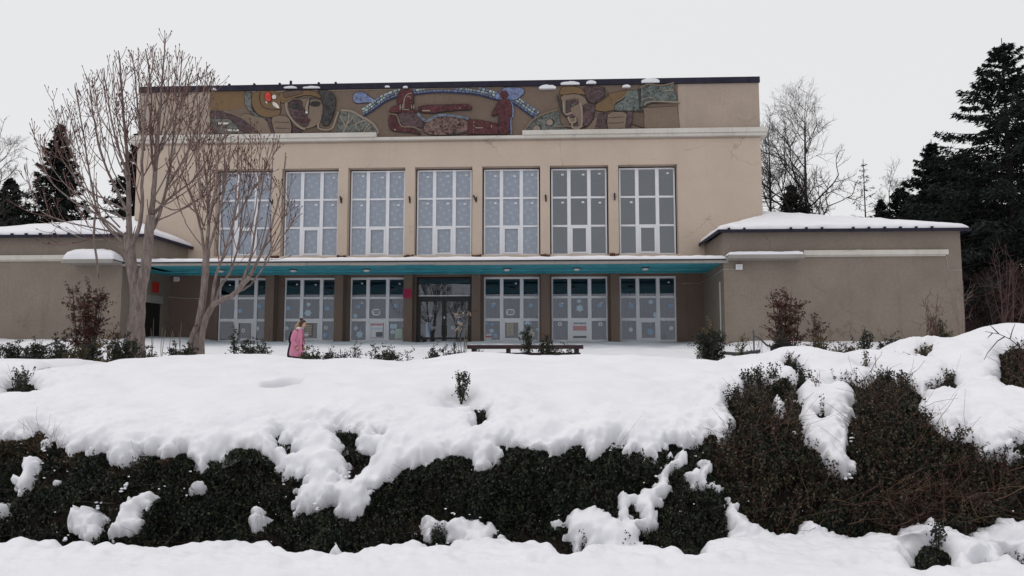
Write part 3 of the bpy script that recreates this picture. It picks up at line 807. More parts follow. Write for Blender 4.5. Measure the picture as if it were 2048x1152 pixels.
# side door of the left wing, seen in its return wall, with a concrete lintel
gu = -16.42
sd_ = MB().box(gu - .25, gu - .12, -1.75, -.08, BASE, 3.93).build('side_door', M['black'], hall); sd_['label'] = 'black metal side door in the left wing'
MB().box(gu - .30, gu + .012, -1.75, -.08, 3.93, 4.28).build('door_lintel', M['lintel'], hall)
# rusted stubs left at the foot of each pilaster between the upper windows
for k in range(6):
    u = (WIN[k] + WIN[k + 1]) / 2
    m = MB(); rr_ = random.Random(k)
    for j in range(5): 
        x_ = u - .22 + j * .09; m.box(x_, x_ + .07, -.05 - rr_.random() * .05, 0, 5.98 + rr_.random() * .08, 6.16 + rr_.random() * .07)
    m.build('rusted_bracket', M['rust'], hall)
# pale conduit clipped to the walls
_cm = plain('pale conduit', (.5, .48, .45))
class _Each:
    def add(self, p, r): Tubes().add(p, r).build('conduit', _cm, hall)
t = _Each()
t.add([(gu + .03, .3, 4.30), (gu + .6, .53, 4.26), (-14.7, .53, 4.22)], .012)
t.add([(-14.75, .53, 5.1), (-14.75, .53, 4.25)], .01)
t.add([(7.9, .53, 4.86), (8.7, .53, 4.88), (8.82, -1.5, 4.95), (8.80, -3.53, 5.05), (9.5, -3.53, 5.06)], .011)
t.add([(8.815, -2.9, 2.1), (8.815, -2.9, 4.6)], .035)
t.add([(11.85, -3.55, 5.52), (14.3, -3.70, 5.82)], .008); t.add([(17.75, -3.52, 5.52), (17.8, -3.52, 4.98), (18.34, -3.52, 4.97)], .008)

# ================================================================ mosaic frieze (relief pieces on the parapet)
def mz(name, col, var=.25, scale=3.0, bump=.5, bscale=24):
    """broken-stone mosaic: tesserae cells over a stained ground"""
    m, n, l, b = mat_new(name)
    b.inputs['Roughness'].default_value = .75; b.inputs['Specular IOR Level'].default_value = .25
    tc = n.new('ShaderNodeTexCoord')
    v = n.new('ShaderNodeTexVoronoi'); v.inputs['Scale'].default_value = 13; l.new(tc.outputs['Object'], v.inputs['Vector'])
    t = n.new('ShaderNodeTexNoise'); t.inputs['Scale'].default_value = scale; t.inputs['Detail'].default_value = 6; l.new(tc.outputs['Object'], t.inputs['Vector'])
    hs = n.new('ShaderNodeSeparateColor'); l.new(v.outputs['Color'], hs.inputs[0])
    a = n.new('ShaderNodeMath'); a.operation = 'MULTIPLY_ADD'; a.inputs[1].default_value = .55; l.new(hs.outputs[0], a.inputs[0]); l.new(t.outputs[0], a.inputs[2])
    cr = n.new('ShaderNodeValToRGB'); cr.color_ramp.elements[0].position = .45; cr.color_ramp.elements[1].position = 1.0
    cr.color_ramp.elements[0].color = (*[c * (1 - var) for c in col], 1); cr.color_ramp.elements[1].color = (*[min(1, c * (1 + var * 1.4)) for c in col], 1)
    l.new(a.outputs[0], cr.inputs[0]); l.new(cr.outputs[0], b.inputs['Base Color'])
    bp = n.new('ShaderNodeBump'); bp.inputs['Strength'].default_value = bump; bp.inputs['Distance'].default_value = .03
    l.new(v.outputs['Distance'], bp.inputs['Height']); l.new(bp.outputs[0], b.inputs['Normal'])
    return m
MZ = dict(
    shade_line=plain('painted shadow line', (.045, .038, .034), .95, .05, .3, 6),  # near-black for the painted shadow lines round the relief pieces
    ground=stucco('frieze ground', (.185, .140, .110), .45, .35, .3), ochre=stucco('ochre render', (.20, .132, .075), .4, .35, .3), tan=stucco('tan relief', (.225, .172, .132), .45, .35, .3),
    tanl=stucco('light relief rib', (.30, .245, .20), .4, .3, .25), brown=stucco('brown render', (.14, .102, .078), .35, .35, .3),
    grey=mz('grey green smalt', (.098, .104, .094), .45), green=mz('green smalt', (.090, .105, .096), .5), violet=mz('violet smalt', (.070, .046, .048), .4),
    dark=mz('dark smalt', (.042, .038, .038), .4), maroon=mz('maroon tile', (.072, .025, .028), .35, 2), ham=mz('speckled maroon', (.10, .064, .056), .75),
    blue=mz('blue smalt', (.135, .165, .275), .3), cyan=mz('pale cyan tile', (.25, .31, .31), .35), blue2=mz('deep blue tile', (.11, .14, .22), .3), navy=mz('navy smalt', (.03, .033, .07), .3),
    bluegrey=mz('blue grey smalt', (.12, .135, .17), .3), red=mz('red smalt', (.50, .06, .04), .2), white=plain('white plaster piece', (.60, .57, .53), .8, .2, .15, 8))
frieze_bm = MB()
frieze_bm.prism_y([fac(*p) for p in ((420, 187), (1355, 168), (1358, 263), (1045, 268), (1040, 273), (755, 279), (752, 272), (420, 277))], -.025, 0)
frieze = frieze_bm.build('mosaic_frieze', MZ['ground'], hall)
frieze['label'] = 'faded mosaic relief frieze with two heads and a maroon reclining figure under a tiled arch'
c5 = lambda p: fac(400 + p[0] / 5.12, 150 + p[1] / 5.12)
c6 = lambda p: fac(740 + p[0] / 5.689, 150 + p[1] / 5.689)
c7 = lambda p: fac(1020 + p[0] / 5.689, 150 + p[1] / 5.689)
def smooth_poly(pts, it=1):
    for _ in range(it):
        q = []
        for i in range(len(pts)):
            a, b = pts[i], pts[(i + 1) % len(pts)]
            q += [(a[0] * .78 + b[0] * .22, a[1] * .78 + b[1] * .22), (a[0] * .22 + b[0] * .78, a[1] * .22 + b[1] * .78)]
        pts = q
    return pts
_rk = random.Random(11); _zf = [0]
def piece(cv, name, mat, d, pts, sm=1, lab=None):
    _zf[0] += 1
    P = [cv(p) for p in pts]
    if sm: P = smooth_poly(P, sm)
    o = MB().prism_y(P, -d - .0007 * _zf[0] / 10, -.02).build(name, MZ[mat], frieze)
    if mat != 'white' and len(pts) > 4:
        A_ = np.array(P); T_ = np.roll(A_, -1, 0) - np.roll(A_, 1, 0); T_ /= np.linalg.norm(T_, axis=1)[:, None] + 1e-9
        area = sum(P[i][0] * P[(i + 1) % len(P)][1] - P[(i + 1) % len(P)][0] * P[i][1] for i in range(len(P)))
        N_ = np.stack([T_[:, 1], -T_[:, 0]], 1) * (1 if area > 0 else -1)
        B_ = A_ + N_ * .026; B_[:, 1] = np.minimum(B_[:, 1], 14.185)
        MB().prism_y([tuple(q) for q in B_], -d - .0007 * _zf[0] / 10 + .010, -.02).build('shadow_outline', MZ['shade_line'], frieze)  # added dark backing plate, a shadow line painted round the piece
    return o
def rib(cv, name, mat, d, pts, wpx, k=5.4):
    """raised band along a line; width given in crop pixels"""
    P = np.array([cv(p) for p in pts]); hw = wpx / k / 43.5 / 2
    # resample as a smooth curve
    t = np.linspace(0, len(P) - 1, (len(P) - 1) * 4 + 1); i = np.clip(t.astype(int), 0, len(P) - 2); f = (t - i)[:, None]
    g = lambda j: P[np.clip(j, 0, len(P) - 1)]
    C = .5 * ((2 * g(i)) + (-g(i - 1) + g(i + 1)) * f + (2 * g(i - 1) - 5 * g(i) + 4 * g(i + 1) - g(i + 2)) * f ** 2 + (-g(i - 1) + 3 * g(i) - 3 * g(i + 1) + g(i + 2)) * f ** 3)
    T = np.gradient(C, axis=0); T /= np.linalg.norm(T, axis=1)[:, None] + 1e-9
    N = np.stack([-T[:, 1], T[:, 0]], 1)
    m = MB(); _zf[0] += 1; d = d + .0007 * _zf[0] / 10
    for a in range(len(C) - 1):
        q = [C[a] - N[a] * hw, C[a + 1] - N[a + 1] * hw, C[a + 1] + N[a + 1] * hw, C[a] + N[a] * hw]
        m.hexa([(p[0], -d, p[1]) for p in q] + [(p[0], -.02, p[1]) for p in q])
    return m.build(name, MZ[mat], frieze)
def disc(cv, name, mat, d, c, r, k=5.4):
    u, z = cv(c); rr = r / k / 43.5
    _zf[0] += 1
    return MB().prism_y([(u + rr * math.cos(a), z + rr * math.sin(a)) for a in np.linspace(0, 2 * math.pi, 15)[:-1]], -d - .0007 * _zf[0] / 10, -.02).build(name, MZ[mat], frieze)
# --- woman with the flower, left
for nm, mt, d, pts, sm in (
    ('mosaic_field', 'ochre', .03, [(105, 172), (458, 165), (455, 330), (330, 360), (105, 368)], 0),
    ('mosaic_wing', 'violet', .05, [(105, 370), (250, 378), (400, 428), (520, 510), (600, 590), (560, 580), (430, 590), (370, 500), (300, 442), (108, 447)], 1),
    ('mosaic_field', 'grey', .035, [(108, 450), (300, 446), (400, 520), (560, 575), (400, 600), (250, 604), (108, 600)], 0),
    ('mosaic_strip', 'white', .055, [(190, 490), (300, 489), (298, 508), (192, 509)], 0), ('mosaic_strip', 'white', .055, [(258, 560), (405, 562), (403, 580), (262, 578)], 0),
    ('mosaic_scarf', 'grey', .06, [(460, 168), (530, 166), (532, 250), (530, 325), (575, 395), (640, 435), (735, 440), (690, 456), (620, 452), (540, 402), (462, 312)], 1),
    ('mosaic_arm', 'tan', .06, [(410, 432), (470, 395), (560, 425), (690, 460), (755, 610), (640, 614), (560, 540), (480, 462)], 1),
    ('mosaic_bowl', 'ochre', .055, [(540, 168), (820, 163), (832, 420), (740, 442), (640, 430), (575, 385), (535, 305)], 1),
    ('mosaic_flame', 'red', .09, [(700, 172), (728, 192), (738, 242), (718, 284), (680, 262), (664, 215)], 1),
    ('mosaic_petal', 'white', .09, [(748, 275), (800, 300), (824, 352), (788, 342), (752, 316)], 1), ('mosaic_petal', 'white', .09, [(685, 266), (700, 298), (678, 290)], 0),
    ('mosaic_hair', 'ochre', .06, [(818, 168), (1200, 160), (1260, 250), (1110, 200), (960, 238), (872, 292), (828, 285)], 1),
    ('mosaic_hair', 'brown', .07, [(850, 175), (1050, 160), (1060, 190), (960, 215), (870, 240)], 1),
    ('mosaic_scarf', 'dark', .10, [(1195, 163), (1320, 165), (1388, 220), (1394, 322), (1330, 520), (1248, 520), (1270, 350), (1258, 232)], 1),
    ('mosaic_neck', 'violet', .05, [(935, 500), (985, 545), (1080, 575), (1060, 610), (935, 610)], 1), ('mosaic_neck', 'brown', .06, [(1080, 560), (1210, 530), (1300, 575), (1420, 610), (1040, 612)], 1),
    ('mosaic_face', 'tan', .09, [(880, 278), (960, 246), (1060, 250), (1110, 243), (1232, 246), (1266, 330), (1246, 440), (1200, 525), (1080, 562), (970, 492), (910, 392)], 1),
    ('mosaic_cheek', 'violet', .115, [(908, 300), (960, 266), (1040, 272), (1058, 330), (1086, 390), (1112, 452), (1120, 505), (1080, 545), (990, 482), (930, 402)], 1),
    ('mosaic_eye', 'dark', .125, [(922, 338), (960, 308), (1030, 314), (1048, 346), (980, 354)], 1), ('mosaic_eye', 'dark', .125, [(1122, 302), (1180, 278), (1238, 290), (1230, 318), (1168, 326)], 1),
    ('mosaic_lips', 'maroon', .13, [(1008, 466), (1060, 458), (1142, 460), (1110, 488), (1050, 494)], 1),
    ('mosaic_nose', 'tanl', .135, [(1085, 335), (1105, 272), (1128, 256), (1112, 350), (1116, 404), (1090, 408)], 1),
    ('mosaic_sleeve', 'violet', .08, [(690, 450), (742, 452), (802, 632), (760, 640), (718, 540)], 0),
    ('mosaic_fist', 'tan', .11, [(738, 440), (820, 420), (912, 434), (946, 520), (932, 640), (800, 648), (760, 560)], 1),
    ('mosaic_cloud', 'blue', .07, [(1570, 230), (1590, 190), (1640, 180), (1700, 190), (1740, 230), (1800, 260), (1790, 285), (1700, 285), (1610, 295), (1575, 270)], 1),
    ('mosaic_shield', 'grey', .06, [(1395, 606), (1420, 450), (1450, 372), (1560, 372), (1680, 442), (1780, 512), (1822, 606)], 0)):
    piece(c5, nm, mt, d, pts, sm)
disc(c5, 'mosaic_petal', 'white', .09, (765, 230), 24); disc(c5, 'mosaic_nose_tip', 'white', .15, (1102, 394), 13)
for a in (((775, 488), (850, 492), (925, 494)), ((780, 550), (850, 553), (925, 553)), ((790, 606), (850, 607), (922, 604))): rib(c5, 'mosaic_finger_line', 'dark', .112, a, 8)
rib(c5, 'mosaic_brow', 'dark', .13, [(910, 300), (955, 268), (1030, 266), (1056, 300)], 10); rib(c5, 'mosaic_brow', 'dark', .13, [(1100, 275), (1140, 252), (1190, 246), (1236, 256)], 12)
rib(c5, 'mosaic_jaw', 'tanl', .10, [(885, 290), (900, 380), (960, 480), (1040, 548), (1085, 560)], 18)
rib(c5, 'mosaic_scarf_edge', 'tanl', .08, [(1262, 330), (1240, 440), (1215, 545), (1345, 560), (1400, 440), (1420, 380)], 18)
rib(c5, 'mosaic_bowl_edge', 'dark', .075, [(620, 180), (615, 260), (650, 330), (740, 358), (830, 352)], 8)
rib(c5, 'mosaic_bowl_edge', 'dark', .075, [(530, 330), (575, 396), (650, 436), (740, 440), (830, 415)], 10)
rib(c5, 'mosaic_wing_edge', 'tan', .07, [(250, 376), (400, 425), (520, 505), (640, 610)], 14)
for a, wpx in (([(1448, 366), (1560, 378), (1680, 448)], 22), ([(1680, 440), (1770, 500), (1815, 560), (1830, 606)], 22), ([(1440, 430), (1480, 500), (1492, 560), (1455, 604)], 13),
               ([(1530, 392), (1525, 470), (1490, 560)], 15), ([(1585, 420), (1550, 470), (1520, 500)], 12), ([(1700, 470), (1610, 500), (1600, 560)], 14), ([(1745, 500), (1690, 570), (1690, 602)], 12), ([(1750, 540), (1700, 585)], 10)):
    rib(c5, 'mosaic_branch', 'tanl', .085, a, wpx)
# --- arch of small tiles
arch = [(-360, 640), (-180, 520), (0, 395), (160, 275), (310, 205), (500, 188), (700, 172), (900, 170), (1150, 185), (1300, 212), (1420, 250), (1650, 290), (1800, 400), (1940, 490)]
arch = [(-90, 445), (0, 390), (160, 275), (310, 215), (500, 190), (700, 168), (900, 165), (1150, 182), (1300, 208), (1420, 245), (1650, 290), (1800, 400), (1930, 490)]
A = np.array([c6(p) for p in arch])
t_ = np.linspace(0, len(A) - 1, 260); i_ = np.clip(t_.astype(int), 0, len(A) - 2); f_ = (t_ - i_)[:, None]
AC = A[i_] * (1 - f_) + A[i_ + 1] * f_
kk = np.hanning(17); kk /= kk.sum()
AC = np.stack([np.convolve(np.pad(AC[:, j], 8, mode='edge'), kk, 'valid') for j in (0, 1)], 1)
L_ = np.concatenate([[0], np.cumsum(np.hypot(*np.diff(AC, axis=0).T))])
def arc_at(s): return np.array([np.interp(s, L_, AC[:, 0]), np.interp(s, L_, AC[:, 1])])
ra = random.Random(2)
nt = 0
for off, hgt, mats in ((.17, .13, ('cyan', 'cyan', 'blue')), (.045, .11, ('cyan', 'blue2', 'cyan')), (-.065, .10, ('blue2', 'blue', 'blue2'))):
    s = ra.uniform(0, .1); lists = {}
    while s < L_[-1] - .2:
        w_ = ra.uniform(.10, .24)
        a, b_ = arc_at(s), arc_at(s + w_ - .04); T = (b_ - a) / np.linalg.norm(b_ - a); N = np.array([-T[1], T[0]])
        mid = (a + b_) / 2
        q = [a + N * (off - hgt / 2), b_ + N * (off - hgt / 2), b_ + N * (off + hgt / 2 - .03), a + N * (off + hgt / 2 - .03)]
        s += w_
        if max(p[1] for p in q) > 14.16: continue
        mt = ra.choice(mats); d = .075 + ra.uniform(0, .02)
        m = MB().hexa([(p[0], -d, p[1]) for p in q] + [(p[0], -.02, p[1]) for p in q])
        m.build('arch_tile', MZ[mt], frieze); nt += 1
m = MB()
for a in range(0, 258, 2):
    p, q = AC[a], AC[a + 2]; T = (q - p) / (np.linalg.norm(q - p) + 1e-9); N = np.array([-T[1], T[0]])
    m.hexa([(v[0], -.085, v[1]) for v in (p - N * .19, q - N * .19, q - N * .125, p - N * .125)] + [(v[0], -.02, v[1]) for v in (p - N * .19, q - N * .19, q - N * .125, p - N * .125)])
m.build('arch_edge', MZ['navy'], frieze)
# --- reclining figure and child, centre
for nm, mt, d, pts, sm in (
    ('mosaic_cloud', 'blue', .09, [(1418, 270), (1440, 220), (1500, 185), (1520, 152), (1738, 152), (1760, 205), (1700, 262), (1640, 292), (1560, 290), (1465, 285)], 1),
    ('mosaic_head', 'maroon', .11, [(310, 335), (320, 240), (345, 190), (400, 168), (480, 178), (500, 220), (498, 340), (470, 395), (385, 392), (378, 340)], 1),
    ('mosaic_arm', 'maroon', .095, [(220, 432), (250, 372), (340, 342), (385, 352), (390, 402), (550, 408), (560, 440), (330, 432)], 1),
    ('mosaic_arm', 'maroon', .115, [(550, 355), (1045, 346), (1090, 336), (1160, 368), (1152, 402), (1040, 402), (850, 420), (720, 440), (572, 432)], 1),
    ('mosaic_torso', 'violet', .085, [(320, 436), (540, 436), (600, 520), (620, 600), (540, 602), (380, 582), (330, 500)], 1),
    ('mosaic_arm', 'maroon', .10, [(215, 470), (290, 468), (302, 560), (390, 600), (480, 612), (600, 690), (500, 662), (330, 648), (230, 632)], 1),
    ('mosaic_hip', 'ham', .085, [(600, 640), (640, 545), (780, 482), (950, 492), (1122, 512), (1112, 662), (960, 684), (700, 690)], 1),
    ('mosaic_leg', 'maroon', .11, [(1122, 512), (1250, 522), (1452, 562), (1462, 680), (1110, 676)], 0),
    ('mosaic_child', 'maroon', .125, [(1495, 285), (1568, 285), (1610, 335), (1618, 480), (1590, 492), (1590, 682), (1460, 682), (1472, 430), (1412, 472), (1385, 462), (1448, 340)], 1)):
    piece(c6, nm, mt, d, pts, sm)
disc(c6, 'mosaic_child_head', 'maroon', .128, (1528, 232), 50, 5.689)
rib(c6, 'mosaic_hair_line', 'tanl', .13, [(390, 392), (396, 290), (430, 232), (482, 216)], 10); rib(c6, 'mosaic_hair_line', 'tanl', .13, [(430, 262), (455, 250), (470, 280)], 8)
rib(c6, 'mosaic_waist', 'bluegrey', .11, [(545, 440), (585, 490), (650, 530), (720, 492), (800, 466), (950, 472), (1125, 504)], 30)
rib(c6, 'mosaic_collar', 'tan', .10, [(222, 448), (300, 462), (330, 520), (370, 590), (500, 600), (580, 640)], 14)
rib(c6, 'mosaic_outline', 'blue', .11, [(1575, 298), (1622, 350), (1626, 480), (1604, 500), (1608, 682)], 13)
rib(c6, 'mosaic_shadow', 'dark', .09, [(900, 684), (1020, 668), (1112, 655)], 16)
for r4 in ((345, 345, 354, 408), (372, 345, 381, 408), (354, 372, 372, 380), (475, 348, 483, 398), (500, 348, 508, 398), (483, 370, 500, 378), (388, 398, 452, 408), (600, 410, 690, 424), (1200, 606, 1290, 616), (1378, 580, 1390, 606), (1180, 540, 1190, 556), (1178, 580, 1188, 594), (1176, 624, 1186, 636), (1176, 654, 1186, 664), (1020, 380, 1032, 394), (280, 622, 300, 640)):
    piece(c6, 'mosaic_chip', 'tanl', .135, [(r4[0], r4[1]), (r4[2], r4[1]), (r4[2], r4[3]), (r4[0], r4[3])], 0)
# --- man in profile with banner, right
for nm, mt, d, pts, sm in (
    ('mosaic_block', 'tan', .045, [(1520, 380), (1898, 362), (1930, 628), (1620, 636), (1522, 600)], 0),
    ('mosaic_shield', 'grey', .06, [(150, 662), (240, 542), (350, 462), (480, 412), (562, 412), (565, 560), (700, 640), (500, 652)], 1),
    ('mosaic_hair', 'ochre', .065, [(560, 222), (588, 140), (700, 134), (800, 150), (872, 232), (800, 222), (720, 212), (600, 232)], 1),
    ('mosaic_beam', 'ochre', .06, [(1130, 216), (1340, 178), (1302, 262), (1192, 332), (1190, 400), (1080, 422), (955, 402), (985, 330)], 0),
    ('mosaic_hair', 'violet', .09, [(840, 140), (1058, 140), (1075, 220), (1020, 302), (940, 332), (880, 292), (858, 222)], 1),
    ('mosaic_block', 'green', .08, [(1340, 186), (1450, 172), (1470, 410), (1188, 410), (1190, 352), (1302, 272)], 0),
    ('mosaic_gap', 'dark', .07, [(1450, 166), (1490, 166), (1482, 372), (1510, 422), (1462, 422)], 0),
    ('mosaic_flag', 'green', .09, [(1490, 152), (1560, 118), (1700, 128), (1858, 102), (1862, 180), (1892, 250), (1890, 314), (1600, 322), (1532, 362), (1482, 370)], 0),
    ('mosaic_face', 'tan', .09, [(570, 242), (760, 222), (850, 262), (880, 332), (960, 332), (960, 452), (902, 562), (832, 602), (720, 624), (690, 562), (660, 482), (620, 462), (600, 332)], 1),
    ('mosaic_cheek', 'violet', .112, [(832, 342), (960, 332), (960, 452), (900, 582), (822, 592), (836, 402)], 1),
    ('mosaic_shade', 'violet', .112, [(640, 302), (770, 292), (780, 332), (722, 352), (682, 382), (690, 452), (760, 500), (770, 582), (722, 582), (720, 542), (750, 522), (740, 492), (662, 482), (642, 432)], 0),
    ('mosaic_eye', 'green', .125, [(688, 346), (750, 330), (702, 368)], 0),
    ('mosaic_neck', 'tan', .065, [(900, 582), (1000, 452), (962, 642), (822, 642)], 1),
    ('mosaic_sleeve', 'violet', .075, [(1012, 440), (1110, 430), (1062, 652), (952, 652)], 0),
    ('mosaic_fist', 'tan', .11, [(1112, 432), (1330, 426), (1312, 560), (1302, 672), (1132, 672), (1102, 560)], 1),
    ('mosaic_sleeve', 'violet', .095, [(1332, 420), (1396, 424), (1386, 532), (1342, 672), (1302, 672)], 0),
    ('mosaic_arm', 'brown', .06, [(1396, 432), (1520, 440), (1520, 600), (1608, 632), (1482, 592), (1390, 562)], 0)):
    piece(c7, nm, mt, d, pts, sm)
disc(c7, 'mosaic_boss', 'dark', .07, (455, 545), 46); disc(c7, 'mosaic_boss', 'tanl', .085, (450, 545), 36); disc(c7, 'mosaic_boss', 'dark', .07, (310, 615), 48); disc(c7, 'mosaic_boss', 'tanl', .085, (304, 617), 38)
for a, wpx, mt in (([(150, 660), (245, 535), (370, 457), (540, 405)], 15, 'tan'), ([(606, 312), (612, 400), (622, 458), (700, 440)], 20, 'tanl'), ([(660, 482), (690, 548), (742, 538), (742, 490)], 20, 'tanl'),
    ([(790, 330), (812, 400), (808, 590), (720, 612), (702, 560)], 22, 'tanl'), ([(640, 300), (720, 286), (780, 288)], 12, 'brown'), ([(540, 230), (560, 320), (590, 420), (640, 480)], 14, 'dark'),
    ([(1520, 352), (1560, 322), (1640, 310), (1930, 320)], 14, 'tanl'), ([(1492, 292), (1560, 270), (1640, 270)], 8, 'tanl'), ([(1740, 190), (1860, 182)], 12, 'tanl'), ([(1482, 152), (1570, 116), (1720, 128), (1860, 98)], 14, 'tan'),
    ([(940, 332), (1030, 296), (1120, 228)], 10, 'dark'), ([(1070, 150), (1080, 210), (1040, 280)], 10, 'dark'), ([(1208, 308), (1290, 262), (1340, 190)], 8, 'tanl'), ([(520, 600), (640, 590), (700, 600)], 10, 'tan')):
    rib(c7, 'mosaic_line', mt, .12, a, wpx)
for a in (((1118, 498), (1200, 492), (1290, 484)), ((1118, 556), (1200, 556), (1290, 550)), ((1130, 626), (1200, 622), (1292, 612))): rib(c7, 'mosaic_finger_line', 'dark', .114, a, 7)

# ================================================================ paper decorations and posters on the glass
PAPER = dict(blue=plain('blue paper', (.33, .46, .66), .8), pale=plain('pale blue paper', (.50, .62, .74), .8), white=plain('white paper', (.70, .72, .76), .8), cream=plain('cream paper', (.6, .58, .48), .8),
             red=plain('red print', (.55, .10, .10), .7), grey=plain('grey print', (.16, .17, .19), .7), pink=plain('faded pink print', (.55, .28, .30), .7), brown=plain('brown print', (.20, .14, .11), .7), lightgreen=plain('pale green paper', (.55, .64, .58), .8))
_flk = {}
def flake_mesh(col, kind):
    if (col, kind) in _flk: return _flk[col, kind]
    m = MB(); pts = []
    for i in range(24):
        a = i / 24 * 2 * math.pi + math.pi / 2
        r = (1.0, .62, .74, .62)[i % 4] if kind == 0 else (1.0, .80, .92, .80)[i % 4]
        pts.append((r * math.cos(a), r * math.sin(a)))
    if kind == 2:                                  # ring-like paper star
        pts = [(p[0] * 1, p[1]) for p in pts]
        k = len(pts); n = len(m.v)
        m.v += [(x, 0, z) for x, z in pts] + [(x * .42, 0, z * .42) for x, z in pts]
        for i in range(k): m.f.append((i, k + i, k + (i + 1) % k, (i + 1) % k))
    else:
        m.poly([(x, 0, z) for x, z in pts])
    _flk[col, kind] = m.mesh('snowflake', PAPER[col]); return _flk[col, kind]
def nearest_low(u):
    k = min((k for k in range(7) if k != 3), key=lambda k: abs(WIN[k] - u))
    return LOW[k][0], WIN[k]
CF = .672
def flake(px, py, r, col, kind=0):
    u, z = fac(px, py, CF); wdw, wu = nearest_low(u)
    o = bpy.data.objects.new('paper_snowflake', flake_mesh(col, kind)); link(o, wdw)
    o.location = (u - wu, CF - .65, z - 2.17); o.scale = (r / 43.5,) * 3; o.rotation_euler = (0, (px * .37) % .6, 0)
for X, Y, r, c_, k_ in ((80, 462, 7, 'blue', 0), (315, 478, 6.5, 'blue', 0), (475, 516, 9, 'pale', 0), (635, 478, 6.5, 'blue', 0), (480, 445, 5, 'pale', 1), (885, 464, 6, 'blue', 0), (863, 540, 5, 'pale', 1), (1195, 456, 6.5, 'blue', 0), (302, 640, 5, 'pale', 1), (622, 637, 4.5, 'white', 2), (615, 697, 6.5, 'blue', 0), (865, 640, 5, 'pale', 1), (897, 692, 9, 'pale', 0), (1168, 672, 5.5, 'pale', 1), (60, 642, 5, 'white', 1)):
    flake(500 + X / 4.096, 500 + Y / 4.096, r, c_, k_)
for X, Y, r, c_, k_ in ((350, 453, 6.5, 'blue', 0), (662, 453, 6, 'blue', 0), (905, 450, 6, 'blue', 0), (1058, 418, 4.5, 'pale', 1), (1063, 478, 9, 'pale', 0), (1225, 452, 6.5, 'blue', 0), (1482, 455, 6.5, 'blue', 0), (1645, 425, 5, 'pale', 1), (1685, 533, 7.5, 'pale', 0), (1808, 458, 6.5, 'blue', 0), (900, 607, 4.8, 'white', 2), (1232, 608, 4.8, 'white', 2), (1480, 652, 5, 'white', 1), (1810, 640, 5, 'white', 1), (1640, 668, 8, 'blue', 0), (637, 602, 8.5, 'pale', 0), (340, 662, 5, 'pale', 1), (370, 697, 5.5, 'blue', 0), (664, 655, 4, 'white', 2), (716, 652, 3.5, 'pale', 1), (300, 600, 4, 'blue', 1), (345, 610, 4, 'blue', 1)):
    flake(900 + X / 4.096, 500 + Y / 4.096, r, c_, k_)
flake(486.5, 661, 4.8, 'white', 2); flake(480, 622, 6, 'blue', 0); flake(513, 612, 5, 'blue', 0)
def paper(px0, py0, px1, py1, col, name='poster', c=CF, parent=None, d=.004, rnd=0):
    u0, z1 = fac(px0, py0, c); u1, z0 = fac(px1, py1, c)
    wdw, wu = nearest_low((u0 + u1) / 2)
    if parent is not None: wdw, wu = parent
    P = [(u0, z0), (u1, z0), (u1, z1), (u0, z1)]
    if rnd: P = smooth_poly(P, rnd)
    o = MB().prism_y([(u - wu, z - (2.17 if wdw is not door else 0)) for u, z in P], c - .65 - d, c - .65).build(name, PAPER[col], wdw)
    if wdw is door: o.location = (wu, .65, 0)
    return o
def scrawl(px0, py0, px1, py1, rows, col, parent=None, seed=0, h=2.2):
    """rows of letter-sized strokes, too small to read, as in the photograph"""
    r = random.Random(seed); m = MB(); wdw = None
    for i in range(rows):
        y = py0 + (py1 - py0) * (i + .5) / rows; x = px0 + r.uniform(0, 1.5)
        while x < px1 - 1:
            wd = r.uniform(.7, 1.9); u0, za = fac(x, y - h / 2 * r.uniform(.6, 1), CF - .006); u1, zb = fac(min(px1, x + wd), y + h / 2, CF - .006)
            wdw, wu = nearest_low(u0)
            m.box(u0 - wu, u1 - wu, CF - .65 - .008, CF - .65 - .005, zb - 2.17, za - 2.17)
            x += wd + r.uniform(.4, .9)
    m.build('lettering', PAPER[col], wdw)
g5 = lambda X, Y: (500 + X / 4.096, 500 + Y / 4.096); g6 = lambda X, Y: (900 + X / 4.096, 500 + Y / 4.096)
def pg(g, a, b, col, **k): p, q = g(*a), g(*b); return paper(p[0], p[1], q[0], q[1], col, **k)
def sg(g, a, b, rows, col, **k): p, q = g(*a), g(*b); return scrawl(p[0], p[1], q[0], q[1], rows, col, **k)
pg(g5, (977, 592), (1088, 718), 'white'); sg(g5, (985, 597), (1085, 622), 1, 'red', seed=1, h=4); pg(g5, (1032, 672), (1086, 712), 'grey', name='poster_photo', c=CF - .006); pg(g5, (980, 640), (1085, 652), 'pale', name='poster_band', c=CF - .006)
pg(g5, (440, 604), (512, 712), 'brown'); sg(g5, (448, 610), (505, 700), 5, 'cream', seed=2, h=3); pg(g5, (440, 682), (478, 708), 'white', name='notice', c=CF - .006)
pg(g5, (1190, 646), (1245, 726), 'lightgreen', name='notice'); pg(g5, (1148, 606), (1204, 644), 'pale', name='notice')
pg(g5, (1000, 482), (1068, 536), 'white', name='sticker', rnd=2); sg(g5, (1010, 490), (1060, 526), 2, 'grey', seed=3, h=4)
pg(g6, (460, 482), (530, 536), 'white', name='sticker', rnd=2); sg(g6, (470, 490), (522, 526), 2, 'grey', seed=4, h=4)
pg(g6, (466, 590), (522, 698), 'cream'); sg(g6, (466, 596), (530, 694), 7, 'brown', seed=5, h=2.4)
pg(g6, (1004, 582), (1122, 732), 'white'); sg(g6, (1010, 588), (1118, 612), 1, 'grey', seed=6, h=4); pg(g6, (1004, 622), (1122, 660), 'pink', name='poster_band', c=CF - .006); sg(g6, (1010, 628), (1116, 655), 2, 'red', seed=7, h=3); pg(g6, (1004, 704), (1122, 732), 'grey', name='poster_band', c=CF - .006)
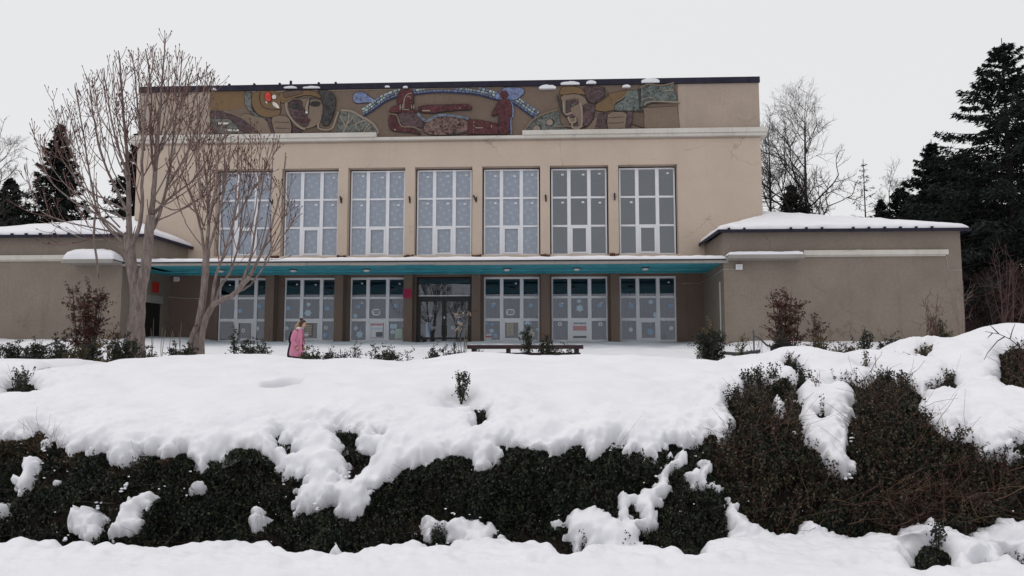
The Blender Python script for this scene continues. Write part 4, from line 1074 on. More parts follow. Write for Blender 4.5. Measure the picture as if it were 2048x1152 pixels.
pg(g6, (283, 686), (340, 740), 'white', name='notice'); pg(g6, (283, 704), (340, 716), 'red', name='poster_band', c=CF - .006); pg(g6, (286, 690), (296, 700), 'grey', name='poster_photo', c=CF - .006)
pg(g6, (655, 672), (690, 716), 'cream', name='notice')
# things seen on and through the door glass
dd = (door, du)
h8 = lambda X, Y: (820 + X / 7.2, 560 + Y / 7.2)
def pd(a, b, col, rnd=0, name='door_notice'): p, q = h8(*a), h8(*b); return paper(p[0], p[1], q[0], q[1], col, name=name, c=.668, parent=dd, rnd=rnd)
pd((228, 608), (292, 820), 'white'); pd((245, 500), (350, 528), 'pink', 1); pd((310, 665), (370, 712), 'cream', 2); pd((652, 515), (740, 545), 'white', 1); pd((675, 588), (722, 638), 'white', 2); pd((590, 660), (648, 712), 'cream', 2); pd((110, 850), (175, 910), 'pale', 2)
# small white tags left in the corners of the panes
tagmesh = MB().box(-.07, .07, -.003, 0, -.045, .045).mesh('pane_tag', PAPER['white'])
rt = random.Random(8)
for k, (wdw, xs_) in list(enumerate(UPW)) + [(k + 10, LOW[k]) for k in LOW]:
    rows = up_rows if k < 10 else lo_rows
    for ci, (a, b_) in enumerate(xs_):
        for ri in (1, 2):
            if rt.random() < (.9 if k < 6 else (.35 if k == 6 else .45)):
                o = bpy.data.objects.new('pane_tag', tagmesh); link(o, wdw)
                o.location = (b_ - .17 - rt.random() * .1, .027, rows[ri][1] - .17 - rt.random() * .08); o.scale = (.85, 1, .85) if k < 10 else (.6, 1, .7)

# ================================================================ snow lying on the hall
def snow_sheet(name, label, quads, thick=.2, res=.22, seed=0, inset=.0, lump=.04, parent=True):
    """soft sheet of snow over planar quads given as 4 corners (building coordinates)"""
    V, Fq, n0 = [], [], 0
    for q in quads:
        q = np.array(q, float)
        L1 = max(np.linalg.norm(q[1] - q[0]), np.linalg.norm(q[2] - q[3])); L2 = max(np.linalg.norm(q[3] - q[0]), np.linalg.norm(q[2] - q[1]))
        a, b = max(4, int(L1 / res)), max(6, int(L2 / res))
        s, t = np.meshgrid(np.linspace(0, 1, a + 1), np.linspace(0, 1, b + 1))
        # crowd the samples at the rim so that it rounds off
        s = .5 - .5 * np.cos(np.pi * s); t = .5 - .5 * np.cos(np.pi * t)
        P = (q[0] * (1 - s)[..., None] + q[1] * s[..., None]) * (1 - t)[..., None] + (q[3] * (1 - s)[..., None] + q[2] * s[..., None]) * t[..., None]
        d = np.minimum(np.minimum(s, 1 - s) * L1, np.minimum(t, 1 - t) * L2)
        h = thick * np.sqrt(np.clip(1 - (1 - np.clip(d / (thick * 1.1), 0, 1)) ** 2, 0, 1))
        h = h * (1 + .9 * lump / .04 * .25 * fbm(P[..., 0] * 1.1 + seed, P[..., 1] * 1.1, 3)) + (d > .02) * lump * pnoise(P[..., 0] * 3 + seed, P[..., 1] * 3)
        wob = (d < .06) * .05 * pnoise(P[..., 0] * 2.2 + seed * 3, P[..., 1] * 2.2 + 7)
        P[..., 2] += np.maximum(h, 0); P[..., 1] += wob
        jj = np.arange(P.shape[0] * P.shape[1]).reshape(P.shape[:2]) + n0
        V.append(P.reshape(-1, 3)); Fq.append(np.stack([jj[:-1, :-1], jj[:-1, 1:], jj[1:, 1:], jj[1:, :-1]], -1).reshape(-1, 4)); n0 += P.shape[0] * P.shape[1]
    V = np.concatenate(V); Fq = np.concatenate(Fq)
    W = np.stack([V[:, 0] * ct + V[:, 1] * st_, D0 - V[:, 0] * st_ + V[:, 1] * ct, V[:, 2]], 1)
    o = np_mesh(name, W, Fq, M['snow'], None, True)
    return tag(o, label, 'snow', kind='stuff')
for s, (g, q), lab in ((1, RW, 'smooth snow on the hipped roof of the right wing'), (-1, LW, 'smooth snow on the hipped roof of the left wing')):
    fl, fr, ap, mw, bl, rb, rr = (np.array(q(k)) for k in ('fl', 'fr', 'ap', 'mw', 'bl', 'rb', 'rr'))
    up = np.array([0, 0, .004])
    cnt = lambda a, b, f: a * (1 - f) + b * f
    m1 = cnt(fl, fr, .30)
    Q = [[fl + up, m1 + up, ap + up, mw + up], [m1 + up, fr + up, cnt(ap, fr, .02) + up, ap + up], [bl + up, fl + up, cnt(fl, mw, .98) + up, mw + up], [fr + up, rb + up, rr + up, ap + up]]
    # one continuous front sheet: blend by using the two triangles as a single fan grid
    fan = [fl + up, fr + up, ap + up, mw + up]
    snow_sheet('roof_snow', lab, [fan, [fl + up, mw + up, mw * .5 + bl * .5 + up, bl + up], [fr + up, rb + up, rr + up, ap + up]], .19, .25, seed=3 * s + 4)
snow_sheet('canopy_snow', 'long band of snow on the entrance canopy', [[(-16.3, -3.6, 5.475), (8.95, -3.6, 5.475), (8.95, -.01, 5.475), (-16.3, -.01, 5.475)]], .17, .16, seed=1)
snow_sheet('porch_snow', 'snow strip on the short slab of the right wing', [[(ua, -4.08, 5.585), (ub, -4.08, 5.585), (ub - .1, -3.52, 5.56), (ua, -3.52, 5.56)]], .15, .1, seed=2)
snow_sheet('porch_snow', 'rounded snow hump on the short slab of the left wing', [[(uc_, -4.33, 5.525), (ud, -4.33, 5.525), (ud, -3.52, 5.50), (uc_ + .2, -3.52, 5.50)]], .48, .1, seed=6)
for i, (px, py, wpx, hpx, lab) in enumerate(((431, 183, 8, 5, 'snow speck under the coping at the left end of the frieze'), (583, 179, 26, 5, 'snow strip above the head of the mosaic woman'), (625, 179, 34, 5, 'second snow strip above the mosaic woman'),
        (776, 177, 10, 4, 'small snow strip above the blue mosaic cloud'), (812, 178, 10, 4, 'small snow strip above the reclining figure'), (1095, 180, 34, 9, 'drooping snow strip right of the mosaic child'), (1140, 172, 38, 8, 'snow cap on the mosaic man'),
        (1182, 170, 20, 8, 'small snow cap right of the mosaic man'), (1252, 177, 16, 6, 'snow cap on the mosaic block'), (1300, 168, 36, 11, 'snow cap on top of the mosaic banner'))):
    u0, z0 = fac(px - wpx / 2, py); u1, z1 = fac(px + wpx / 2, py - hpx)
    m = MB(); rr_ = random.Random(i); k = 10; n = len(m.v)
    top = [(u0 + (u1 - u0) * j / k, z0 + (z1 - z0) * math.sin(math.pi * (.06 + .88 * j / k)) ** .5 * rr_.uniform(.8, 1)) for j in range(k + 1)]
    W = MB(); W.prism_y([(u0, z0)] + top + [(u1, z0)], -.20, -.028)
    W.v = [tuple(b2w(*v)) for v in W.v]
    tag(W.build('ledge_snow', M['snow'], None, False, .025), lab, 'snow', 'snow caught on the frieze', 'stuff')

# ================================================================ fittings on the hall
def ceiling_lamp(u, i, lab):
    e = empty('ceiling_lamp', b2w(u, -2.0, SOF), -YAW, lab, 'lamp', 'round lamps under the canopy')
    prof = [(.0, -.001), (.17, -.001), (.17, -.035), (.15, -.05)]
    m = MB(); n = 16
    def lathe(m, prof):
        n0 = len(m.v)
        for r, z in prof: m.v += [(r * math.cos(a * 2 * math.pi / n), r * math.sin(a * 2 * math.pi / n), z) for a in range(n)]
        for j in range(len(prof) - 1):
            for a in range(n): m.f.append((n0 + j * n + a, n0 + (j + 1) * n + a, n0 + (j + 1) * n + (a + 1) % n, n0 + j * n + (a + 1) % n))
    lathe(m, prof); m.build('lamp_base', M['black'], e, True)
    m = MB(); lathe(m, [(.15, -.045), (.14, -.08), (.10, -.115), (.05, -.13), (.0, -.135)]); m.build('lamp_shade', M['lamp'], e, True)
names_l = ['behind the twigs of the right maple', 'above the second window bay', 'above the third window bay', 'above the bay right of the doors', 'above the second bay right of the doors', 'above the last window bay on the right']
for i, (px, py) in enumerate(((447, 543), (590, 542), (737, 542), (1014, 539), (1154, 537), (1293.5, 535))):
    a, b_ = ray(px, py); t = (SOF - .05 - CAMZ) / b_; u = a * t * ct - (t - D0) * st_
    ceiling_lamp(u, i, 'small round ceiling lamp under the canopy, ' + names_l[i])
br = ['between the first and second upper windows', 'between the second and third upper windows', 'between the third and fourth upper windows', 'between the fourth and fifth upper windows', 'between the fifth and sixth upper windows', 'between the last two upper windows']
for i, (px, py, tilt) in enumerate(((545, 403, .25), (683, 400, .02), (820, 400, -.02), (953, 398, .28), (1092, 397, 0), (1229.5, 394, 0))):
    u, z = fac(px, py)
    e = empty('flag_holder', b2w(u, 0, z), -YAW, 'short black flag holder on the pilaster ' + br[i], 'bracket', 'black flag holders on the pilasters')
    m = MB(); m.box(-.03, .03, -.02, 0, -.10, .10); p = m.build('mounting_plate', M['black'], e)
    t = Tubes(); t.add([(0, -.02, -.15), (-.02 - tilt * .4, -.14, .15)], [.03, .04], 8); t.build('socket_tube', M['black'], e)
def plate(px, py, w_, h_, c, mat, name, lab, cat, dep=.02, rot=None):
    u, z = fac(px, py, c)
    e = empty(name, b2w(u, c, z), -YAW if rot is None else rot, lab, cat); MB().box(-w_ / 2, w_ / 2, -dep, -.001, -h_ / 2, h_ / 2).build('plate', mat, e, bevel=.004); return e
RED = plain('red enamel', (.45, .03, .02), .4, .4); MAG = plain('magenta card', (.35, .02, .07), .6)
e = plate(815, 587, .41, .44, -.002, MAG, 'sign', 'small magenta sign on the column left of the entrance doors', 'sign')
PW = plain('sign lettering', (.6, .5, .5)); m = MB()
for j in range(3): m.box(-.15, .10 + .05 * (j % 2), -.026, -.021, .1 - j * .11, .135 - j * .11)
m.build('lettering', plain('dim sign print', (.20, .02, .05)), e)
pz = Vector((gu + .02, -.83, 4.66)); wp = b2w(*pz)
e = empty('sign', wp, -YAW + math.pi / 2, 'small red sign above the black side door', 'sign'); MB().box(-.28, .28, -.03, 0, -.24, .24).build('plate', RED, e, bevel=.004)
for px, py, c, lab in ((355, 559, .53, 'boxy floodlight high on the brown wall by the side door'), (1477, 535, -3.52, 'white box lamp on the corner of the right wing')):
    u, z = fac(px, py, c); e = empty('wall_lamp', b2w(u, c, z), -YAW, lab, 'lamp')
    MB().box(-.13, .13, -.14, -.03, -.10, .12).build('lamp_housing', M['frame'], e, bevel=.012); MB().box(-.05, .05, -.03, 0, -.06, .06).build('bracket', M['black'], e); MB().box(-.10, .10, -.146, -.141, -.07, .09).build('lens', M['lamp'], e)

# ================================================================ foliage of the hedge and its neighbours
def to_px(P):
    P = np.asarray(P, float); c, s = math.cos(PITCH), math.sin(PITCH)
    y, z = P[:, 1], P[:, 2] - CAMZ
    dep = y * c + z * s; up = -y * s + z * c
    return 1024 + FPX * P[:, 0] / dep, 576 - FPX * up / dep
GPX, GPY = to_px(np.stack([gx, gy, gz], 1))
_ax = np.gradient(GX, axis=1).ravel() * np.gradient(GY, axis=0).ravel() * (np.hypot(1, ny))
def in_poly(px, py, poly):
    poly = np.array(poly, float); ins = np.zeros(len(px), bool)
    for i in range(len(poly)):
        a, b = poly[i], poly[(i + 1) % len(poly)]
        if a[1] != b[1]:
            ins ^= ((a[1] > py) != (b[1] > py)) & (px < (b[0] - a[0]) * (py - a[1]) / (b[1] - a[1]) + a[0])
    return ins
BUSH2 = [(1322, 950), (1345, 905), (1372, 905), (1415, 915), (1430, 960), (1462, 985), (1470, 1075), (1420, 1140), (1290, 1140), (1255, 1080), (1262, 1045), (1306, 1040), (1306, 1005)]
_dark = (sd0 < .02) & (gx > -1.12 * gy) & (gx < 1.12 * gy)
reg = np.zeros(gx.size, int)
_gb = in_poly(GPX, GPY, BUSH2)
reg[_dark] = 1
reg[_dark & (GPX > 1436 + 25 * np.sin(GPY / 31.0)) & ~_gb] = 2
reg[_dark & _gb] = 3
reg[_dark & (GPY > 1078) & (GPX > 1780) & (GPX < 1935)] = 4
reg[_dark & (GPY > 1078) & (GPX >= 1935)] = 6
reg[_dark & (GPX > 1960) & (GPY < 810)] = 5
reg[_dark & (GPX < 110) & (GPY < 800)] = 7
reg[_dark & (GPX > 1820) & (GPX < 1880) & (GPY < 730)] = 8
PAL = {
 'green': [(.015, .021, .016), (.021, .028, .020), (.028, .034, .023), (.012, .016, .014), (.045, .046, .026)],
 'brown': [(.030, .031, .020), (.044, .039, .023), (.054, .036, .025), (.065, .033, .028), (.022, .026, .018), (.020, .023, .017), (.085, .066, .038)],
 'olive': [(.055, .058, .028), (.075, .065, .03), (.035, .042, .022), (.10, .075, .035)],
 'rust': [(.080, .030, .024), (.060, .024, .020), (.10, .042, .028), (.042, .022, .018)],
 'gold': [(.11, .075, .028), (.085, .07, .03), (.05, .055, .025), (.14, .095, .04)],
}
def tints(n, pal, w=None):
    pal = np.array(PAL[pal]); k = rng.choice(len(pal), n, p=w)
    return np.clip(pal[k] * rng.uniform(.7, 1.35, (n, 1)) + rng.normal(0, .003, (n, 3)), .004, 1)
def foliage(root, rid, n, pal, size=.027, h0=.055, hv=.10, shoots=0, name='foliage', sh_len=(.10, .22), sh_gap=.10, pal2=None):
    idx = np.nonzero(reg == rid)[0]
    if not len(idx): return
    w = _ax[idx] * (.12 + .88 * (np.abs(gx[idx]) < .74 * gy[idx])); w = w / w.sum()
    wg = w * np.clip(.42 + 1.5 * fbm(gx[idx] * 2.3 + 31, ss_[idx] * 2.9 + 2, 3), .03, 1.5) if rid < 4 else w
    k = rng.choice(idx, n, p=wg / wg.sum())
    jx, jy = rng.normal(0, .014, n), rng.normal(0, .01, n)
    hh = h0 + hv * fbm(gx[k] * 3.0 + 60, ss_[k] * 3.0, 3) + (.07 * np.clip(fbm(gx[k] * 2.3 + 31, ss_[k] * 2.9 + 2, 3), -.6, .8) if rid < 4 else 0)
    off = hh - rng.exponential(.032, n) + .012 * rng.normal(size=n)
    edge = np.clip((-.005 - sd0[k]) / .13, .06, 1) ** .8
    hh = hh + hv * .9 * fbm(gx[k] * 1.25 + 11, ss_[k] * 1.5 + 3, 2)
    off = off + hv * 1.9 * fbm(gx[k] * 1.25 + 11, ss_[k] * 1.5 + 3, 3)
    C = np.stack([gx[k] + jx, gy[k] + jy, gz[k]], 1) + GN[k] * np.clip(off * edge, -.03, .3)[:, None]
    D = unit(GN[k] * .55 + np.array([0, -.1, .65]) + rng.normal(0, .62, (n, 3)))
    N = rng.normal(0, 1, (n, 3))
    L = size * rng.uniform(.65, 1.3, n) * np.where(rng.random(n) < .25, 1.55, 1)
    Ts = [tints(n, pal) if pal2 is None else np.where((fbm(gx[k] * 1.6 + 90, ss_[k] * 1.6, 2) + .25 * rng.normal(size=n) > .05)[:, None], tints(n, pal), tints(n, pal2))]
    Cs, Ds, Ns, Ls = [C], [D], [N], [L]
    if shoots:
        w2 = w * (sd0[idx] < -sh_gap) + 1e-12; w2 = w2 / w2.sum(); k = rng.choice(idx, shoots, p=w2); tb = Tubes()
        for q in k:
            hh_ = max(0, h0 + hv * float(fbm(gx[q] * 3.0 + 60, ss_[q] * 3.0, 3)))
            base = np.array([gx[q], gy[q], gz[q]]) + GN[q] * hh_ * .5
            d = unit(GN[q] * rng.uniform(.2, .7) + np.array([0, 0, .8]) + rng.normal(0, .3, 3)); l = rng.uniform(*sh_len)
            tb.add([base, base + d * l * .5, base + d * l + np.array([0, 0, .01])], [.003, .002, .001], 3, (.04, .032, .025))
            m = int(l / .011); t = rng.uniform(.15, 1, m)
            c = base + d * (l * t)[:, None] + rng.normal(0, .011, (m, 3))
            Cs.append(c); Ds.append(unit(d * .6 + rng.normal(0, .7, (m, 3)))); Ns.append(rng.normal(0, 1, (m, 3))); Ls.append(size * rng.uniform(.7, 1.3, m)); Ts.append(tints(m, pal))
        tb.build('shoot', M['twig'], root)['kind'] = 'stuff'
    if rid == 1:
        q = fbm(C[:, 0] * 2.3 + 5, C[:, 2] * 3.1 + C[:, 1], 3); Ts[0] = Ts[0] * .82 * (1 + 1.0 * np.clip(q, -.75, 1.3))[:, None]
        db = (C[:, 0] < -2.9) & (pnoise(C[:, 0] * 2 + 4, C[:, 2] * 3) > .05) & (C[:, 2] > .55); Ts[0][db] = tints(int(db.sum()), 'dead')
    L = np.concatenate(Ls)
    return leaves(name, np.concatenate(Cs), np.concatenate(Ds), np.concatenate(Ns), L, L * .55, M['leaf'], root, np.concatenate(Ts))
def centre(rid):
    i = np.nonzero(reg == rid)[0]; return (float(gx[i].mean()), float(gy[i].mean()), float(gz[i].min()))
def twigs(root, rid, n, cols, lrange=(.18, .5), rr=(.0015, .0035), name='twig', out=.05, box=None):
    okm = sd0 < -.07
    idx = np.nonzero((reg == rid) & okm if box is None else (reg == rid) & (GPX > box[0]) & (GPX < box[2]) & (GPY > box[1]) & (GPY < box[3]))[0]
    if not len(idx): return
    tb = Tubes()
    for q in rng.choice(idx, n):
        p = np.array([gx[q], gy[q], gz[q]]) + GN[q] * rng.uniform(0, out)
        d = unit(GN[q] * .35 + np.array([rng.normal(0, .9), -.1, rng.normal(.15, .6)])); l = rng.uniform(*lrange); pts = [p]
        for j in range(4):
            d = unit(d + rng.normal(0, .16, 3)); p = p + d * l / 4; pts.append(p)
        r = rng.uniform(*rr); tb.add(pts, np.linspace(r, r * .45, 5), 3, np.array(cols[rng.integers(len(cols))]) * rng.uniform(.7, 1.3))
    tb.build(name, M['twig'], root)['kind'] = 'stuff'
REDT = [(.10, .048, .042), (.08, .04, .036), (.125, .07, .055), (.06, .04, .034), (.15, .10, .065)]
def rooted(verts_root, o): return o
def thing_at(name, rid, label, cat):
    # foliage is written in world coordinates, so the root stands at the origin of its own base through a parent offset
    return empty(name, (0, 0, 0), 0, label, cat)
PAL['dead'] = [(.060, .042, .026), (.045, .030, .022), (.030, .028, .019), (.08, .055, .03)]
h1 = thing_at('hedge', 1, 'long dark evergreen hedge under the overhanging snow blanket', 'hedge')
foliage(h1, 1, 250000, 'green', .0245, .045, .125, 1700, sh_len=(.05, .12), sh_gap=.10, pal2='green')
twigs(h1, 1, 160, [(.06, .045, .038), (.10, .075, .055)], (.12, .4), (.001, .0022))
twigs(h1, 1, 45, [(.13, .08, .05), (.09, .06, .045)], (.12, .26), (.0012, .0022), 'dry_twig', .06, (0, 860, 130, 940))
h2 = thing_at('overgrown_hedge', 2, 'unkempt brownish hedge with tangled red twigs, at the right', 'hedge')
foliage(h2, 2, 115000, 'brown', .027, .06, .17, 1500, sh_len=(.08, .24), sh_gap=.05, pal2='green')
twigs(h2, 2, 330, REDT, (.18, .55), (.0014, .0034), 'twig', .16)
twigs(h2, 2, 160, REDT, (.15, .4), (.0014, .003), 'dry_twig', .18, (1740, 985, 1990, 1075))
h3 = thing_at('round_bush', 3, 'dark green bush with snow strips on its shoulders, in front of the hedge', 'bush')
foliage(h3, 3, 36000, 'green', .0205, .10, .10, 420, sh_len=(.04, .10), sh_gap=.05)
h4 = thing_at('low_bush', 4, 'low dark bush pushing through the street snow at lower right', 'bush')
foliage(h4, 4, 6500, 'green', .022, .05, .05, 60, sh_len=(.06, .13))
h5 = thing_at('edge_bush', 5, 'dark bush under a snow mound at the right edge', 'bush')
foliage(h5, 5, 14000, 'brown', .03, .09, .12, 120); twigs(h5, 5, 90, REDT, (.2, .5), (.002, .004), 'twig', .15)
h6 = thing_at('corner_bush', 6, 'dark low bush in the lower right corner', 'bush')
foliage(h6, 6, 3500, 'green', .022, .04, .04, 20, sh_len=(.05, .1))
h7 = thing_at('buried_bush', 7, 'half buried bush in a snow hollow at the left edge', 'bush')
foliage(h7, 7, 1400, 'green', .03, .03, .05, 26, sh_len=(.12, .3)); twigs(h7, 7, 14, [(.06, .05, .045)], (.2, .5), (.002, .0035), 'twig', .02)
h8 = thing_at('buried_bush', 8, 'tuft of greenery in a round snow hole near the right mound', 'bush')
foliage(h8, 8, 1100, 'olive', .035, .02, .03, 40, sh_len=(.08, .16))

# crumbs of snow caught in the twigs of the hedge
def crumbs(n, seed, label, rids):
    r = np.random.default_rng(seed)
    ok = np.isin(reg, rids) & (sd0 < -.03) & (sd0 > -.9)
    idx = np.nonzero(ok)[0]; w = _ax[idx] * np.exp(sd0[idx] / .05); w /= w.sum()
    ico = bmesh.new(); bmesh.ops.create_icosphere(ico, subdivisions=2, radius=1.0)
    IV = np.array([v.co[:] for v in ico.verts]); IF = np.array([[v.index for v in f.verts] for f in ico.faces]); ico.free()
    V, Fq = [], []; m = 0
    for q in r.choice(idx, n, p=w):
        big = r.random() < .12; s = r.uniform(.010, .020) if big else r.uniform(.004, .011)
        c = np.array([gx[q], gy[q], gz[q]]) + GN[q] * (.06 + .04 * r.random())
        for _ in range(3 if big else 1):
            o = r.normal(0, .8, 3) * s; k = IV * s * r.uniform(.6, 1.1, 3) * (1 + .25 * pnoise(IV[:, 0] * 2 + m, IV[:, 1] * 2 + IV[:, 2]))[:, None]
            V.append(k * np.array([1.2, 1, .75]) + c + o); Fq.append(IF + m); m += len(IV)
    return tag(np_mesh('snow_crumbs', np.concatenate(V), np.concatenate(Fq), M['snow'], None, True), label, 'snow', kind='stuff')
crumbs(130, 1, 'crumbs of snow caught in the dark evergreen hedge', [1, 3])
crumbs(60, 2, 'crumbs of snow caught in the unkempt brown hedge', [2])

# ================================================================ plants made of stems and leaves
def catmull(P, per=5):
    P = np.asarray(P, float)
    t = np.linspace(0, len(P) - 1, (len(P) - 1) * per + 1); i = np.clip(t.astype(int), 0, len(P) - 2); f = (t - i)[:, None]
    g = lambda j: P[np.clip(j, 0, len(P) - 1)]
    return .5 * ((2 * g(i)) + (-g(i - 1) + g(i + 1)) * f + (2 * g(i - 1) - 5 * g(i) + 4 * g(i + 1) - g(i + 2)) * f ** 2 + (-g(i - 1) + 3 * g(i) - 3 * g(i + 1) + g(i + 2)) * f ** 3)

def shrub(name, px, py, Y, top, width_px, label, pal='green', dens=1.0, leaf=.034, stems=7, cat='shrub', group=None, form='bush', base_below=.25, seed=0, bare_to=.0, two=None):
    """small shrub: base at ground under (px), reaching up to pixel row `top`"""
    r = np.random.default_rng(seed + int(px) * 7 + int(top))
    b = at(px, py, Y); gz_ = float(ground_z(b.x, Y)) + .06
    zt = at(px, top, Y).z; H = zt - gz_; Wm = width_px / FPX * Y / 2
    vis = zt - b.z
    e = empty(name, (b.x, Y, gz_), 0, label, cat, group)
    tb = Tubes(); Cs, Ds, Ts, Ls = [], [], [], []
    for s in range(stems):
        a = r.uniform(0, 2 * np.pi); lean = r.uniform(.15, 1.0) ** .7 * Wm if s else 0.0
        hh = H * (1 if s == 0 else r.uniform(.76, 1.0)) * (1 - .22 * lean / (Wm + 1e-6) * (form == 'bush'))
        base = np.array([r.normal(0, .03), r.normal(0, .03), 0])
        tip = np.array([math.cos(a) * lean, math.sin(a) * lean, hh])
        mid = base * .5 + tip * .5 + np.array([math.cos(a), math.sin(a), 0]) * lean * .18
        P = catmull([base, mid, tip + r.normal(0, .02, 3)], 4)
        R0 = .006 + .006 * H
        tb.add(P, np.linspace(R0, .0025, len(P)), 4, np.array((.05, .04, .034)) * r.uniform(.7, 1.4))
        zmin = max(bare_to * H, H - vis - .12)
        nsub = max(4, int(hh * 15))
        for j in range(nsub):
            t = r.uniform(max(.05, zmin / max(hh, .05)) if zmin < hh else .95, 1.0); i0 = min(len(P) - 1, int(t * (len(P) - 1))); p = P[i0]
            d = unit(r.normal(0, 1, 3) * np.array([1, 1, .5]) + np.array([0, 0, .7])); l = r.uniform(.06, .16) * (1.15 - .5 * t) * (1 + .8 * H * (form != 'spire'))
            q = p + d * l
            tb.add([p, p + d * l * .5 + r.normal(0, .004, 3), q], [.003, .002, .0012], 3, (.05, .04, .034))
            n = max(3, int(15 * dens * l / .1)); u = r.uniform(.1, 1.1, n)
            Cs.append(p + d * (l * u)[:, None] + r.normal(0, .018, (n, 3))); Ds.append(unit(d * .6 + r.normal(0, .7, (n, 3))))
            Ls.append(leaf * r.uniform(.65, 1.3, n))
            pl = pal if (two is None or p[2] < H * .72) else two
            Ts.append(tints(n, pl))
    tb.build('stem', M['twig'], e)
    L = np.concatenate(Ls); C = np.concatenate(Cs)
    leaves('foliage', C, np.concatenate(Ds), r.normal(0, 1, C.shape), L, L * .58, M['leaf'], e, np.concatenate(Ts))
    return e

SH = [  # px, base row, distance, top row, width px, label, options
 (30, 716, 13.2, 676, 56, 'broad dark boxwood at the far left of the terrace', dict(stems=12, dens=1.3)),
 (68, 716, 12.9, 676, 46, 'tall boxwood second from the left edge', dict(stems=10)),
 (78, 716, 13.4, 684, 40, 'low boxwood just behind the second one from the left edge', dict()),
 (104, 716, 13.0, 690, 34, 'small boxwood left of the steel handrail', dict()),
 (122, 716, 13.6, 684, 30, 'boxwood behind the foot of the steel handrail', dict()),
 (140, 717, 12.8, 696, 34, 'low boxwood beside the notch in the snow crest', dict(pal='olive')),
 (158, 724, 13.0, 684, 30, 'olive sprig in the notch of the snow crest', dict(pal='olive')),
 (126, 705, 24.0, 660, 40, 'thin sapling in front of the left wing, with few leaves', dict(pal='green', dens=.7, stems=4, leaf=.06, form='spire')),
 (172, 712, 15.0, 566, 66, 'tall shrub with rust red dry leaves against the left wing', dict(pal='rust', stems=13, dens=.42, leaf=.05, bare_to=.12, form='tall')),
 (184, 716, 13.6, 672, 44, 'green shrub below the rust red one', dict(pal='green', stems=9)),
 (222, 726, 13.2, 656, 44, 'olive brown shrub left of the big maple', dict(pal='gold', stems=10, two='rust')),
 (250, 728, 13.0, 664, 52, 'dense dark shrub at the foot of the big maple', dict(stems=14, dens=1.4)),
 (292, 716, 14.0, 690, 40, 'low brown shrub right of the big maple trunk', dict(pal='brown')),
 (352, 709, 13.4, 690, 60, 'low dark shrub between the two maples', dict(stems=10)),
 (378, 707, 13.0, 688, 30, 'tiny dark shrub left of the second maple trunk', dict()),
 (468, 706, 13.6, 648, 26, 'slender dark sapling right of the second maple', dict(stems=4, form='spire', dens=.9)),
 (500, 706, 13.2, 668, 56, 'feathery dark shrub in front of the first glazed bay', dict(stems=9, dens=.9)),
 (532, 704, 14.2, 680, 40, 'sparse dark shrub before the first column', dict(stems=5, dens=.6)),
 (611, 718, 13.4, 692, 32, 'olive shrub touching the pink coat', dict(pal='olive')),
 (625, 718, 12.9, 688, 30, 'dark boxwood right of the pink coat', dict()),
 (657, 717, 13.0, 696, 22, 'small boxwood, first in the row right of the woman', dict(stems=5)),
 (683, 716, 13.2, 697, 22, 'small boxwood, second in the row right of the woman', dict(stems=5)),
 (708, 716, 13.0, 690, 24, 'small boxwood, third in the row right of the woman', dict(stems=5)),
 (752, 720, 12.9, 690, 30, 'dark boxwood holding a bit of snow, left half of a wide pair', dict(stems=8)),
 (781, 721, 13.0, 691, 46, 'wide dark boxwood, right half of a wide pair', dict(stems=12)),
 (815, 720, 13.2, 700, 14, 'tiny single sprig left of the entrance doors', dict(stems=3)),
 (864, 716, 13.0, 688, 18, 'upright sprig in front of the left door leaf', dict(stems=5, form='spire')),
 (885, 714, 13.4, 694, 34, 'low sprigs in front of the right door leaf', dict(stems=8, dens=.8)),
 (908, 710, 13.2, 692, 24, 'low dark shrub at the dry stalks', dict(stems=6)),
 (958, 706, 13.0, 697, 18, 'tiny dark tuft at the left end of the bench', dict(stems=4)),
 (1057, 706, 12.9, 652, 24, 'slender boxwood in front of the bench', dict(stems=6, form='spire', dens=1.3)),
 (1095, 706, 12.8, 668, 32, 'bushy boxwood before the right half of the bench', dict(stems=9)),
 (1138, 708, 13.0, 686, 22, 'small boxwood before the right end of the bench', dict(stems=5, dens=.8)),
 (1425, 722, 12.9, 640, 58, 'round bush with golden top before the right wing corner', dict(stems=22, dens=1.3, two='gold')),
 (1412, 722, 13.4, 678, 56, 'low olive growth around the golden topped bush', dict(pal='olive', stems=8, dens=.7)),
 (1487, 708, 13.6, 672, 24, 'thin olive sprig beside the right handrail', dict(pal='olive', stems=4, dens=.7)),
 (1574, 700, 15.0, 574, 62, 'tall shrub with dark red dry leaves against the right wing', dict(pal='rust', stems=14, dens=.42, leaf=.05, bare_to=.15, form='tall')),
 (1632, 697, 15.4, 622, 50, 'thin red leaved shrub right of the tall red one', dict(pal='rust', stems=5, dens=.26, leaf=.05, bare_to=.4, form='tall')),
 (1562, 700, 13.4, 664, 40, 'green shrub at the foot of the tall red one', dict(stems=9)),
 (1642, 700, 13.2, 670, 34, 'green brown shrub with a bright tip on the right bank', dict(pal='olive', stems=10, two='gold')),
 (1682, 706, 13.4, 682, 44, 'low olive shrub in the dip of the right bank', dict(pal='olive', stems=10)),
 (1708, 706, 13.2, 684, 36, 'low brown shrub in the dip of the right bank', dict(pal='brown', stems=9)),
 (1732, 700, 12.6, 658, 26, 'dark pointed shrub on the crest of the right bank', dict(stems=7, form='spire', dens=1.2)),
 (1784, 700, 13.0, 664, 36, 'dark rounded shrub on the crest of the right bank', dict(stems=10)),
 (1888, 690, 14.0, 638, 26, 'upright green shrub before the right end of the wing', dict(stems=9, pal='olive')),
]
for a in SH: shrub('shrub', *a[:6], **a[6])

